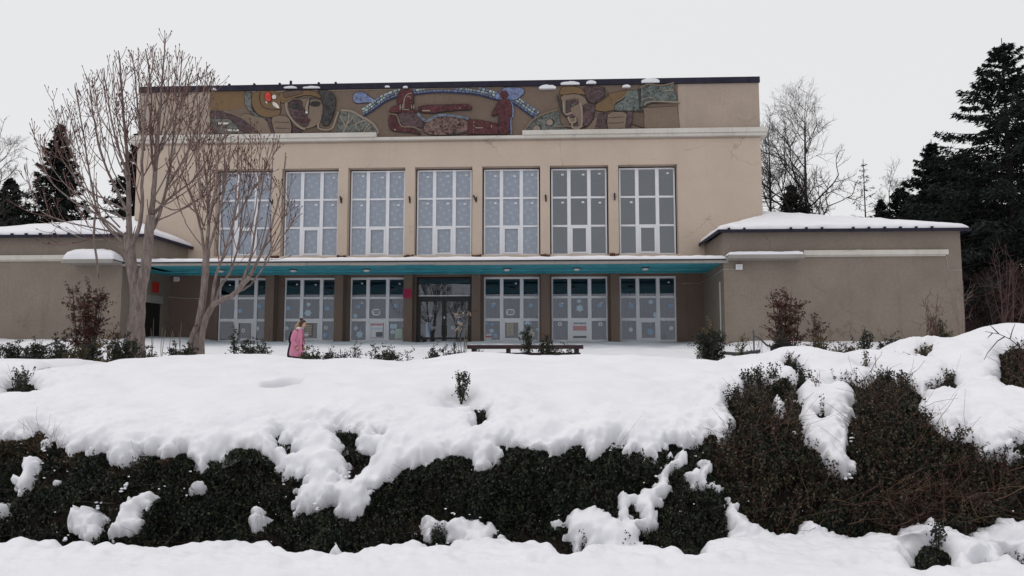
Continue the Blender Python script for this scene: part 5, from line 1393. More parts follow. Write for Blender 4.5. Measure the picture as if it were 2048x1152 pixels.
# sprigs that stand up out of the snow of the bank
def sprig(px, py, top, Wpx, label, pal='green', dens=1.2, stems=4, seed=0, leaf=.03):
    X, Y = drop([px], [py], .05); Y = float(Y[0]); r = np.random.default_rng(seed + int(px))
    p0 = at(px, py, Y); H = at(px, top, Y).z - p0.z; Wm = Wpx / FPX * Y / 2
    e = empty('snow_sprig', (p0.x, Y, p0.z - .05), 0, label, 'shrub')
    tb = Tubes(); Cs, Ds = [], []
    for s in range(stems):
        a = r.uniform(0, 2 * np.pi); l = r.uniform(.2, 1) * Wm
        P = catmull([(0, 0, 0), (math.cos(a) * l * .6, math.sin(a) * l * .6, H * .5), (math.cos(a) * l, math.sin(a) * l, (H + .05) * r.uniform(.75, 1))], 4)
        tb.add(P, np.linspace(.005, .002, len(P)), 4, (.05, .04, .034)); n = int(34 * dens)
        k = r.integers(len(P) // 3, len(P), n); Cs.append(P[k] + r.normal(0, .022, (n, 3))); Ds.append(unit(r.normal(0, .8, (n, 3)) + np.array([0, 0, .6])))
    tb.build('stem', M['twig'], e); C = np.concatenate(Cs); L = leaf * r.uniform(.7, 1.3, len(C))
    leaves('foliage', C, np.concatenate(Ds), r.normal(0, 1, C.shape), L, L * .6, M['leaf'], e, tints(len(C), pal)); return e
sprig(922, 806, 738, 34, 'dark leafy sprig standing in a snow hollow at the centre of the bank', stems=8, dens=1.6)
sprig(30, 788, 742, 40, 'bare sprig with few leaves in the snow at the left edge', dens=.4, stems=5)
sprig(1733, 738, 700, 26, 'thin leafy sprig on the right bank below the pointed shrub', pal='olive', dens=.8)
sprig(1500, 778, 738, 34, 'upright leafy shoot at the left shoulder of the brown hedge', stems=6)
sprig(1522, 772, 728, 24, 'second upright leafy shoot at the shoulder of the brown hedge', stems=5)
sprig(1548, 772, 728, 20, 'third upright leafy shoot at the shoulder of the brown hedge', stems=5)
sprig(1584, 742, 722, 34, 'dark leafy clump in the split snow slab on the right bank', stems=7)
sprig(1606, 776, 736, 30, 'dark leafy shoot under the split snow slab', stems=7)
sprig(1625, 785, 762, 30, 'leafy shoot at the right of the split snow slab', stems=5)
sprig(1462, 812, 782, 26, 'leafy shoot against the end of the big snow slab', stems=5)
sprig(1775, 772, 740, 56, 'leafy tuft on the snow slab right of the centre of the brown hedge', stems=9, dens=.8)
sprig(1806, 770, 742, 40, 'thin leafy tuft along the snow slab of the right bank', stems=6, dens=.6)
sprig(1900, 757, 745, 18, 'small dark sprig on the overhanging right slab', stems=4)
sprig(1940, 880, 860, 34, 'olive sprig over the lower right snow slab', pal='olive', stems=6)
sprig(1875, 1090, 1044, 30, 'leafy shoot rising from the low bush at lower right', stems=6, leaf=.026)
sprig(1722, 1130, 1106, 16, 'tiny leafy sprig in the street snow', stems=4, leaf=.022); sprig(1686, 1134, 1120, 10, 'smallest dark sprig in the street snow', stems=3, leaf=.02)
sprig(1222, 1075, 1050, 18, 'olive sprig sticking out of the low snow heap', pal='olive', stems=4, leaf=.022); sprig(1244, 1095, 1068, 20, 'larger olive sprig on the low snow heap', pal='olive', stems=5, leaf=.022)
sprig(878, 1092, 1056, 36, 'dark tuft poking through the snow shelf at the foot of the hedge', stems=8, leaf=.024)
sprig(1166, 1090, 1062, 18, 'dark sprig hanging over the snow heap right of centre', stems=4, leaf=.022)

# bare stems --------------------------------------------------------------
def bare(name, px, py, Y, top, wpx, label, n=6, col=(.11, .06, .05), r0=.008, branch=5, cat='shrub', seed=0, spread=1.0, heads=None):
    r = np.random.default_rng(seed + int(px)); b = at(px, py, Y); g = float(ground_z(b.x, Y)) + .03
    H = at(px, top, Y).z - g; Wm = wpx / FPX * Y / 2; e = empty(name, (b.x, Y, g), 0, label, cat); tb = Tubes(); hp = []
    for s in range(n):
        a = r.uniform(0, 2 * np.pi); l = r.uniform(.1, 1) * Wm * spread
        P = catmull([(r.normal(0, Wm * .25), 0, 0), (math.cos(a) * l * .5 + r.normal(0, .04), math.sin(a) * l * .4, H * .5), (math.cos(a) * l, math.sin(a) * l * .6, H * r.uniform(.7, 1))], 5)
        c = np.array(col) * r.uniform(.7, 1.4); tb.add(P, np.linspace(r0, r0 * .35, len(P)), 4, c); hp.append(P[-1])
        for j in range(branch):
            k = r.integers(len(P) // 2, len(P)); d = unit(r.normal(0, .7, 3) + np.array([math.cos(a) * .3, 0, .6])); q = P[k]; L = r.uniform(.1, .35) * H * .6
            Q = [q, q + d * L * .5, q + unit(d + np.array([0, 0, .5])) * L]; tb.add(Q, [r0 * .45, r0 * .35, r0 * .2], 3, c)
            for _ in range(2):
                d2 = unit(d + r.normal(0, .6, 3)); tb.add([Q[1], Q[1] + d2 * L * .45], [r0 * .3, r0 * .15], 3, c)
    tb.build('stem', M['twig'], e)
    if heads:
        C = np.concatenate([h + r.normal(0, .022, (14, 3)) for h in hp[:5]]); leaves('seed_head', C, r.normal(0, 1, C.shape), r.normal(0, 1, C.shape), .05, .03, M['leaf'], e, np.tile(np.array([heads]), (len(C), 1)) * r.uniform(.6, 1.3, (len(C), 1)))
    return e
for px, top, lab in ((303, 630, 'bare upright stalk nearest the big maple'), (326, 640, 'second bare upright stalk beside the black side door'), (343, 638, 'third bare upright stalk beside the black side door'), (358, 642, 'bare upright stalk nearest the second maple')):
    bare('bare_stalk', px, 708, 14.5, top, 10, lab, n=2, col=(.2, .16, .13), branch=0, cat='plant', r0=.010)
bare('dry_stalks', 925, 708, 13.2, 628, 44, 'clump of dry stalks with pale seed heads in front of the right door leaf', n=9, col=(.13, .11, .09), branch=1, cat='plant', r0=.006, heads=(.30, .24, .18))
bare('bare_shrub', 1866, 690, 14.0, 592, 60, 'bare red brown shrub before the end of the right wing', n=7, branch=6, r0=.012)
bare('bare_shrub', 1925, 690, 15.0, 556, 60, 'thin bare sapling at the right corner of the wing', n=4, col=(.15, .11, .10), branch=6, r0=.009)
bare('bare_shrub', 1512, 710, 13.4, 662, 60, 'leafless twigs in the snow left of the tall red shrub', n=5, branch=2, r0=.006)
bare('bare_shrub', 1800, 700, 13.6, 650, 90, 'low leafless twigs on the crest right of the rounded shrub', n=4, branch=3, r0=.008, spread=1.6)
bare('bare_shrub', 2012, 690, 16.0, 506, 150, 'large bare shrub with pale red twigs at the right edge', n=9, col=(.085, .055, .05), branch=10, r0=.011)
bare('bare_shrub', 1640, 792, 8.2, 740, 40, 'wiry bare twigs over the snow lumps of the right bank', n=4, col=(.12, .07, .06), branch=4, r0=.004)
bare('bare_shrub', 1752, 745, 9.6, 700, 34, 'single bare wand bending over the right bank', n=2, col=(.11, .06, .05), branch=2, r0=.005)
e = empty('bare_branch', at(2048, 700, 9.2), 0, 'bare branch reaching over the snow mound from the right edge', 'branch')
tb = Tubes(); o_ = at(2048, 700, 9.2)
for pts in ([(2060, 716), (2040, 695), (2020, 678), (1998, 668), (1970, 663)], [(2020, 678), (2025, 660), (2030, 648)], [(2010, 673), (1995, 682), (1975, 706), (1968, 720)], [(1998, 668), (1985, 655), (1978, 648)], [(2035, 690), (2010, 705), (2000, 716)], [(1985, 666), (1975, 676)]):
    tb.add([at(p[0], p[1], 9.2 - .002 * i * (2060 - p[0]) / 10) - o_ for i, p in enumerate(pts)], np.linspace(.008, .003, len(pts)), 4, (.075, .06, .055))
tb.build('twig', M['twig'], e)
for h, rid in ((h1, 1), (h2, 2), (h3, 3), (h4, 4), (h5, 5), (h6, 6), (h7, 7), (h8, 8)):
    c = Vector(centre(rid)); h.location = c
    for ch in h.children: ch.location = -c

# ================================================================ the two maples on the bank
def maple(label, base_px, Y, stems, seed, twig_gap=.46, tl=(.8, 1.7)):
    r = np.random.default_rng(seed)
    b = at(*base_px, Y); g = float(ground_z(b.x, Y)) - .05
    e = empty('maple_tree', (b.x, Y, g), 0, label, 'tree'); O = np.array([b.x, Y, g])
    tb = Tubes(); tw = Tubes(); bd = Tubes()
    def col(h): return np.array((.185, .112, .10)) * r.uniform(.75, 1.25) * (1 - .2 * h)
    def bud(p, d):
        bd.add([p - d * .01, p + d * .018, p + d * .05], [.005, .0105, .002], 4, np.array((.09, .048, .042)) * r.uniform(.7, 1.3))
    def twig(p, d, L, rad, level):
        n = 5 if level < 2 else 4; pts = [p]; q = p.copy(); c = col(level)
        for j in range(n):
            d = unit(d + np.array([0, 0, .13]) + r.normal(0, .02, 3)); q = q + d * L / n; pts.append(q)
        tw.add(pts, np.linspace(rad, max(.0052, rad * .5), len(pts)), 4 if level == 0 else 3, c)
        bud(q, d)
        if r.random() < .4:
            for s in (-1, 1):
                k = unit(d + s * .5 * unit(np.cross(d, r.normal(0, 1, 3)))); bd.add([q, q + k * .03], [.006, .002], 3, (.07, .035, .032))
        if level < 2 and L > .26:
            for j in range(1, n):
                if r.random() < (.30 if level == 0 else .16):
                    t = unit(pts[j + 1] - pts[j]); s = unit(np.cross(t, r.normal(0, 1, 3)))
                    for sg in (-1, 1):
                        if r.random() < .72:
                            twig(pts[j], unit(t * .75 + s * sg * .75), L * r.uniform(.45, .78) * (1.15 - j / n * .5), max(.0055, rad * .62), level + 1)
    for pts, r0, r1, dep, f0 in stems:
        n = len(pts); P = []
        for i, p in enumerate(pts):
            f = i / (n - 1); P.append(np.array(at(p[0], p[1], Y + dep * f ** 1.15)) - O)
        P[0][2] -= .25 if pts[0][1] > 690 else 0
        C = catmull(P, 6); C[2:-1] += r.normal(0, .004, C[2:-1].shape)
        r0 *= .70 if r0 < .13 else .84
        r1 *= .86 if r1 > .04 else 1
        rad = r0 + (r1 - r0) * np.linspace(0, 1, len(C)) ** .55
        tb.add(C, rad, 9 if r0 > .05 else 6)
        L = np.concatenate([[0], np.cumsum(np.linalg.norm(np.diff(C, axis=0), axis=1))])
        bud(C[-1], unit(C[-1] - C[-2]))
        s = f0 * L[-1]; flip = 0
        while s < L[-1] - .05:
            i = int(np.searchsorted(L, s)); i = min(max(i, 1), len(C) - 1); t = unit(C[i] - C[i - 1])
            base = unit(np.cross(t, np.array([0, 1.0, .2]) if flip else np.array([1.0, .1, 0]))); flip = 1 - flip
            base = unit(base + r.normal(0, .35, 3)); rem = (L[-1] - s) / L[-1]
            for sg in (-1, 1):
                if r.random() < .8:
                    twig(C[i], unit(t * 1.0 + base * sg * .60), r.uniform(*tl) * (.20 + .74 * rem), max(.006, min(.016, rad[i] * .5)), 0)
            s += twig_gap * r.uniform(.7, 1.4)
    o = tb.build('trunk', M['bark'], e); tw.build('twig', M['twig'], e)['kind'] = 'stuff'; bd.build('bud', M['twig'], e)['kind'] = 'stuff'
    return e
maple('large bare multi stemmed maple with upswept twigs, left of the canopy', (272, 712), 15.2, [
    ([(272, 716), (272, 660), (276, 610), (272, 570), (263, 530), (258, 470)], .265, .115, 0, .9),
    ([(274, 620), (284, 570), (292, 530), (297, 480), (302, 430)], .17, .10, -.1, .9),
    ([(258, 480), (258, 400), (254, 310), (246, 220), (240, 130), (237, 104)], .105, .010, .5, .25),
    ([(302, 440), (310, 350), (316, 270), (322, 190), (327, 130), (330, 82)], .098, .010, -.4, .22),
    ([(299, 470), (318, 430), (336, 360), (346, 280), (356, 200), (365, 104)], .075, .010, .3, .22),
    ([(262, 500), (283, 430), (284, 340), (288, 240), (300, 160), (309, 110)], .082, .010, -.7, .22),
    ([(256, 490), (222, 462), (196, 425), (180, 350), (164, 250), (150, 172)], .06, .010, .2, .2),
    ([(256, 478), (205, 436), (140, 398), (95, 350), (66, 262)], .045, .008, -.5, .25),
    ([(258, 430), (228, 370), (200, 300), (185, 220), (178, 156)], .06, .009, .8, .2),
    ([(254, 350), (232, 280), (218, 210), (208, 140)], .045, .009, -.6, .15),
    ([(303, 430), (345, 392), (395, 350), (425, 290), (430, 230)], .05, .009, .6, .2),
    ([(316, 300), (345, 240), (370, 190), (385, 132)], .04, .009, -.5, .12),
    ([(336, 370), (372, 310), (398, 240), (415, 190), (426, 144)], .045, .009, .7, .12),
    ([(288, 300), (276, 220), (270, 150), (264, 110)], .045, .009, .9, .12),
    ([(250, 470), (190, 456), (120, 440), (72, 410), (52, 330)], .035, .007, .9, .25),
    ([(262, 520), (225, 482), (170, 478), (110, 452)], .03, .006, -.8, .3),
    ([(310, 400), (350, 420), (400, 396), (440, 370), (470, 350)], .03, .006, -.6, .3),
    ([(310, 350), (300, 270), (303, 190), (292, 104)], .05, .009, .2, .15),
    ([(250, 420), (212, 400), (165, 372), (120, 310), (108, 256)], .04, .008, .3, .25),
    ([(236, 470), (174, 400), (132, 309), (106, 202)], 0.026, .007, 0.5, 0.40),
    ([(240, 455), (184, 392), (146, 310), (123, 214)], 0.026, .007, -0.6, 0.40),
    ([(248, 440), (193, 378), (157, 296), (134, 200)], 0.026, .007, 0.8, 0.40),
    ([(254, 360), (230, 303), (215, 229), (205, 141)], 0.026, .007, -0.3, 0.40),
    ([(252, 320), (240, 271), (231, 207), (226, 131)], 0.026, .007, 0.2, 0.40),
    ([(322, 270), (330, 228), (336, 174), (339, 110)], 0.026, .007, 0.7, 0.40),
    ([(322, 300), (338, 252), (348, 190), (355, 116)], 0.026, .007, -0.7, 0.40),
    ([(340, 330), (368, 280), (386, 215), (398, 139)], 0.026, .007, 0.4, 0.40),
    ([(336, 370), (373, 309), (398, 230), (414, 136)], 0.026, .007, -0.5, 0.40),
    ([(330, 385), (378, 326), (409, 249), (429, 159)], 0.026, .007, 0.6, 0.40),
    ([(262, 400), (227, 343), (204, 268), (190, 180)], 0.026, .007, -0.9, 0.40),
    ([(290, 260), (283, 218), (279, 163), (276, 98)], 0.026, .007, 0.3, 0.40),
    ([(306, 400), (338, 335), (359, 250), (372, 150)], 0.026, .007, -0.4, 0.40),
    ([(258, 440), (175, 404), (120, 356), (85, 300)], 0.026, .007, 0.9, 0.40),
    ([(310, 420), (378, 379), (424, 325), (452, 262)], 0.026, .007, 0.5, 0.40),
    ([(318, 440), (391, 404), (440, 356), (470, 300)], 0.026, .007, -0.5, 0.40),
    ([(192, 420), (188, 470), (194, 520), (197, 552)], .030, .022, .1, .98)], 5)
maple('smaller bare maple with two leaning stems before the first glazed bay', (398, 708), 14.4, [
    ([(392, 712), (396, 660), (404, 612), (410, 560), (413, 500)], .105, .075, 0, .95),
    ([(404, 712), (404, 668), (416, 628), (432, 606), (468, 588), (500, 552)], .10, .055, -.2, .95),
    ([(378, 712), (384, 676), (394, 652)], .07, .06, -.1, .98),
    ([(413, 505), (417, 440), (413, 360), (405, 300), (402, 268)], .068, .009, .3, .2),
    ([(413, 510), (432, 450), (448, 380), (458, 320), (462, 276)], .055, .009, -.3, .2),
    ([(411, 530), (400, 450), (380, 390), (362, 340), (350, 300)], .055, .009, .5, .25),
    ([(498, 555), (526, 500), (546, 440), (562, 380), (572, 316)], .06, .009, .4, .2),
    ([(470, 586), (500, 570), (530, 530), (560, 480), (590, 440), (603, 428)], .04, .007, -.6, .35),
    ([(430, 606), (440, 575), (462, 540), (478, 480), (486, 400), (492, 320)], .055, .009, .6, .22),
    ([(424, 614), (430, 560), (450, 500), (470, 430), (480, 360), (484, 300)], .06, .009, -.5, .25),
    ([(480, 575), (500, 520), (512, 450), (524, 380), (536, 300)], .055, .009, .1, .2),
    ([(417, 440), (430, 380), (436, 320), (440, 272)], .045, .009, -.8, .15),
    ([(410, 460), (389, 411), (375, 347), (366, 272)], 0.024, .007, 0.5, 0.40),
    ([(412, 420), (400, 379), (391, 325), (386, 262)], 0.024, .007, -0.6, 0.40),
    ([(416, 430), (420, 386), (422, 329), (424, 262)], 0.024, .007, 0.8, 0.40),
    ([(440, 420), (446, 377), (450, 322), (452, 256)], 0.024, .007, -0.3, 0.40),
    ([(462, 470), (470, 416), (475, 346), (478, 264)], 0.024, .007, 0.2, 0.40),
    ([(478, 480), (491, 423), (500, 349), (506, 262)], 0.024, .007, 0.7, 0.40),
    ([(500, 470), (511, 416), (518, 346), (522, 264)], 0.024, .007, -0.7, 0.40),
    ([(520, 500), (533, 441), (542, 363), (548, 272)], 0.024, .007, 0.4, 0.40),
    ([(530, 520), (556, 476), (573, 419), (584, 352)], 0.024, .007, -0.5, 0.40),
    ([(412, 500), (377, 456), (354, 398), (340, 330)], 0.024, .007, 0.6, 0.40),
    ([(404, 400), (400, 366), (397, 321), (395, 268)], 0.024, .007, -0.9, 0.40),
    ([(470, 440), (500, 390), (530, 340), (546, 290)], .04, .009, .7, .15)], 9, .40, (.6, 1.3))

# ================================================================ trees behind the hall
def spruce(label, px, top, base_px, Y, wpx, seed, dens=1.0, start=.06, col=(.016, .021, .018), name='spruce_tree', sparse=0, gz0=2.0, droop=.35, leafw=.085):
    r = np.random.default_rng(seed); t = at(px, top, Y); H = t.z - gz0; Rb = wpx / FPX * Y / 2
    e = empty(name, (t.x, Y, gz0), 0, label, 'tree'); tb = Tubes()
    tb.add([(0, 0, -.3), (r.normal(0, .05), 0, H * .5), (0, 0, H)], [(H * .016 + .06) * (.45 if sparse else 1), (H * .009 + .03) * (.45 if sparse else 1), .02], 7)
    Cs, Ds, Ls = [], [], []
    z = H * start
    while z < H * .985:
        f = z / H; nb = r.integers(4, 7) if not sparse else r.integers(2, 5)
        a0 = r.uniform(0, 6.28)
        for k in range(nb):
            a = a0 + k * 6.28 / nb + r.normal(0, .25); L = Rb * ((1 - f) ** .92 * 1.08 + .010) * r.uniform(.62, 1.12)
            if L < .12: continue
            out = np.array([math.cos(a), math.sin(a), 0]); s = np.linspace(0, 1, 7)
            rise = .10 + .5 * f
            zc = z + L * (rise * s - (droop + .28 * (1 - f)) * s ** 1.7 + .20 * s ** 3.2)
            P = out[None, :] * (L * s)[:, None]; P[:, 2] = zc; P[1:-1, :2] += r.normal(0, .03 * L, (5, 2))
            tb.add(P, np.linspace(.012 + .012 * L, .006, 7), 3)
            n = int(dens * (16 + 34 * L)); u = r.uniform(.08 if not sparse else .3, 1.03, n) ** .8
            i = np.clip((u * 6).astype(int), 0, 5); fr = (u * 6 - i)[:, None]; C = P[i] * (1 - fr) + P[np.clip(i + 1, 0, 6)] * fr
            side = np.array([-math.sin(a), math.cos(a), 0]); sp = r.uniform(-1, 1, n) * (.05 + .30 * L * (1.05 - u) ** .8)
            C = C + side * sp[:, None]; C[:, 2] -= np.abs(sp) * .25 + r.uniform(0, .22, n) * (.5 + .3 * L)
            D = unit(out * .55 + side * np.sign(sp)[:, None] * .6 + np.array([0, 0, -.35]) + r.normal(0, .35, (n, 3)))
            Cs.append(C); Ds.append(D); Ls.append(r.uniform(.22, .50, n))
        z += H * r.uniform(.014, .026) * (1.7 if sparse else 1)
    C = np.concatenate(Cs); L = np.concatenate(Ls)
    tn = np.array(col) * r.uniform(.6, 1.5, (len(C), 1))
    tb.build('trunk', M['bark_dark'], e); leaves('crown', C, np.concatenate(Ds), r.normal(0, 1, C.shape), L, leafw * r.uniform(.7, 1.6, len(C)), M['needle'], e, tn)
    return e
spruce('dense dark spruce behind the roof of the left wing', 122, 243, 440, 50, 285, 1, 1.3)
spruce('spruce half hidden by the left edge of the hall', 276, 262, 440, 54, 250, 2, 1.2)
spruce('dark spruce at the left edge, below the sparse larch', 22, 352, 450, 52, 290, 3, 1.1)
spruce('tallest dark spruce, at the right edge', 2003, 76, 640, 44, 640, 4, 1.5, .03)
spruce('middle sized dark spruce left of the tallest one', 1862, 278, 640, 50, 390, 5, 1.4, .02)
spruce('broad low spruce between the middle one and the tallest', 1925, 300, 640, 53, 430, 6, 1.4, .02)
spruce('dark spruce at the far right behind the tallest one', 2075, 190, 640, 56, 420, 7, 1.0, .03)
spruce('low dark spruce above the ridge of the right wing', 1800, 368, 640, 56, 290, 8, 1.1, .02)
spruce('wide dark evergreen at the foot of the bare tree behind the right wing', 1582, 366, 460, 56, 290, 9, 1.5, .1)
spruce('low dark evergreen right of the thin larch', 1760, 396, 640, 60, 230, 10, 1.1, .05)
spruce('thin sparse larch behind the right wing', 1726, 318, 460, 58, 190, 11, .20, .2, (.035, .03, .028), 'larch_tree', 1, 2.0, .2, .05)

def bare_tree(label, px, base_row, top, Y, wpx, seed, n_main=5, col=(.038, .031, .031), depth=5, trunk_r=.16, gz0=2.0, fork=.35, tilt=0):
    r = np.random.default_rng(seed); t = at(px, top, Y); H = t.z - gz0; Wm = wpx / FPX * Y / 2
    e = empty('bare_tree', (t.x, Y, gz0), 0, label, 'tree'); tb = Tubes(); tw = Tubes()
    def grow(p, d, L, rad, lev):
        n = 5; pts = [p]; q = p
        for j in range(n):
            d = unit(d + r.normal(0, .11, 3) + np.array([0, 0, .05 if lev < 2 else .02])); q = q + d * L / n; pts.append(q)
        (tb if lev < 2 else tw).add(pts, np.linspace(rad, rad * .55, n + 1), 5 if lev < 2 else 3, None if lev < 2 else np.array(col) * r.uniform(.8, 1.4))
        if lev >= depth: return
        for j in range(2, n + 1):
            for _ in range(1 if lev == 0 or r.random() < .55 else 2):
                if r.random() < .86:
                    s = unit(np.cross(d, r.normal(0, 1, 3))); w = r.uniform(.55, 1.0)
                    grow(pts[j], unit(d * .8 + s * w + np.array([0, 0, .08])), L * r.uniform(.48, .74) * (1.08 - .06 * j), max(.006, rad * (.55 if j < n else .62)), lev + 1)
    top_ = np.array([tilt, 0, H * .82]); P = catmull([(0, 0, -.2), (tilt * .3 + r.normal(0, .1), 0, H * .33), (tilt * .7, 0, H * .6), top_], 5)
    rad = np.linspace(trunk_r, .03, len(P)); tb.add(P, rad, 8)
    k0 = int(fork * len(P))
    for k in range(k0, len(P)):
        for _ in range(2):
            f = k / len(P); a = r.uniform(0, 6.28); d = unit(np.array([math.cos(a) * 1.25, math.sin(a) * .9, .55 + .7 * f]))
            grow(P[k], d, Wm * r.uniform(.55, .92) * (1.25 - .62 * f), rad[k] * .55, 1)
    grow(P[-1], np.array([0, 0, 1.0]), H * .12, .03, 2)
    tb.build('trunk', M['bark_dark'], e); tw.build('crown', M['twig'], e)['kind'] = 'stuff'; return e
bare_tree('tall bare tree behind the right corner of the hall', 1598, 430, 150, 56, 300, 21, trunk_r=.24, depth=4, fork=.4, tilt=.3)
bare_tree('bare tree half hidden by the right corner of the hall', 1535, 430, 205, 60, 200, 22, trunk_r=.2, depth=4, fork=.3)
bare_tree('bare tree with fine twigs at the left edge, before the sparse evergreens', 2, 450, 232, 47, 150, 31, trunk_r=.13, depth=4, fork=.3, col=(.05, .043, .042))
bare_tree('slender bare tree right of the thin larch', 1775, 430, 318, 60, 105, 23, trunk_r=.12, depth=4, fork=.4)
bare_tree('reddish bare thicket tree at the right end of the wing', 1975, 640, 560, 40, 130, 24, trunk_r=.07, depth=4, fork=.1, col=(.05, .028, .028), gz0=1.8)
bare_tree('reddish bare thicket tree at the far right edge', 2050, 640, 545, 38, 130, 25, trunk_r=.07, depth=4, fork=.1, col=(.055, .03, .03), gz0=1.8)

# ================================================================ bench, handrails
Yb = 14.6; pL, pR = at(936, 693, Yb), at(1165, 693, Yb); zt = at(1050, 690.5, Yb).z; L = pR.x - pL.x
bench = empty('bench', ((pL.x + pR.x) / 2, Yb, zt - .46), -YAW * .6, 'long dark red wooden bench half sunk in snow before the entrance', 'bench')
for i in range(3):
    MB().box(-L / 2, L / 2, -.2 + i * .135, -.2 + i * .135 + .12, .40, .455).build('seat_plank', M['wood'], bench, bevel=.006)
MB().box(-L / 2, L / 2, -.225, -.20, .385, .462).build('front_board', M['wood'], bench, bevel=.006)
for s in (-1, -.33, .33, 1):
    m = MB(); x = s * (L / 2 - .12); m.box(x - .04, x + .04, -.16, -.08, -.35, .40); m.box(x - .04, x + .04, .10, .18, -.35, .40); m.box(x - .035, x + .035, -.08, .10, .30, .38); m.build('leg', M['wood'], bench)
MB().box(-L / 2 + .1, L / 2 - .05, -.15, -.09, .26, .315).build('stretcher', M['wood'], bench)
MB().box(-L / 2 + .1, L / 2 - .05, .11, .17, .26, .315).build('stretcher', M['wood'], bench)
m = MB(); rr_ = random.Random(4); x = -L / 2 + .05
while x < L / 2 - .1:
    wd = rr_.uniform(.1, .4); m.box(x, min(x + wd, L / 2 - .03), -.18 + rr_.uniform(0, .05), .15, .458, .466 + rr_.uniform(.004, .016)); x += wd + rr_.uniform(.02, .22)
o = m.build('bench_snow', M['snow'], None, False, .006); o.location = bench.location; o.rotation_euler = bench.rotation_euler
tag(o, 'thin remains of snow on the bench planks', 'snow', kind='stuff')
STEEL = plain('painted steel tube', (.06, .065, .065), .5, .4)
def rail(name, pts, posts, Y, lab):
    b = at(*posts[0], Y); e = empty(name, b, 0, lab, 'railing'); t = Tubes(); t.add([at(*p, Y + .01 * i) - b for i, p in enumerate(pts)], .032, 8); t.build('rail_tube', STEEL, e)
    for p in posts:
        q = at(p[0], p[1], Y) - b; t = Tubes(); t.add([q, q - Vector((0, 0, 1.1))], .028, 8); t.build('post', STEEL, e)
rail('handrail', [(80, 696), (92, 692), (118, 682), (152, 668)], [(152, 668), (85, 694)], 26.0, 'slanting steel handrail before the left wing')
rail('handrail', [(1507, 672), (1516, 674), (1534, 691), (1560, 697)], [(1507, 660), (1542, 694)], 25.0, 'slanting steel handrail before the right wing')
rail('handrail', [(1446, 706), (1480, 708), (1520, 702)], [(1470, 706), (1514, 703)], 14.0, 'low dark bar at the foot of the golden topped bush')

# ================================================================ people on the sunken path
SKIN = plain('skin', (.50, .29, .22), .55, .3); PINK = plain('pink wool coat', (.58, .23, .34), .95, .05, .12, 30, .4, 160); HAIR = plain('brown hair', (.055, .028, .022), .6, .3, .3, 40)
NAVY = plain('dark navy coat', (.012, .013, .02), .9, .1); BLOND = plain('blond hair', (.30, .19, .12), .6, .3, .25, 40); SCARF = plain('pale hood lining', (.62, .60, .60), .95, .05, .1, 30); WINE = plain('wine red jumper', (.16, .03, .04), .9, .1); BOOT = plain('dark boots', (.015, .014, .015), .5, .3)
def loft(name, rings, mat, parent, n=16, cap=True, sub=1):
    """rings: (cx, cy, z, rx, ry)"""
    V, Fq = [], []
    for cx, cy, z, rx, ry in rings:
        for a in range(n):
            t = 2 * math.pi * a / n; V.append((cx + rx * math.cos(t), cy + ry * math.sin(t), z))
    for j in range(len(rings) - 1):
        for a in range(n):
            b = (a + 1) % n; Fq.append((j * n + a, j * n + b, (j + 1) * n + b, (j + 1) * n + a))
    if cap: Fq += [tuple(range(n))[::-1], tuple((len(rings) - 1) * n + a for a in range(n))]
    me = bpy.data.meshes.new(name); me.from_pydata(V, [], Fq); me.materials.append(mat)
    for p in me.polygons: p.use_smooth = True
    o = link(bpy.data.objects.new(name, me), parent)
    if sub: s = o.modifiers.new('soft', 'SUBSURF'); s.levels = s.render_levels = sub
    return o
def skin_body(parent, J, E, mat, name='body'):
    me = bpy.data.meshes.new(name); me.from_pydata([j[:3] for j in J], E, []); o = link(bpy.data.objects.new(name, me), parent); me.materials.append(mat)
    o.modifiers.new('skin', 'SKIN'); s = o.modifiers.new('soft', 'SUBSURF'); s.levels = s.render_levels = 2
    lay = me.skin_vertices[0].data if me.skin_vertices else None
    for i, j in enumerate(J):
        lay[i].radius = (j[3], j[4] if len(j) > 4 else j[3]); lay[i].use_root = (i == 0)
    return o
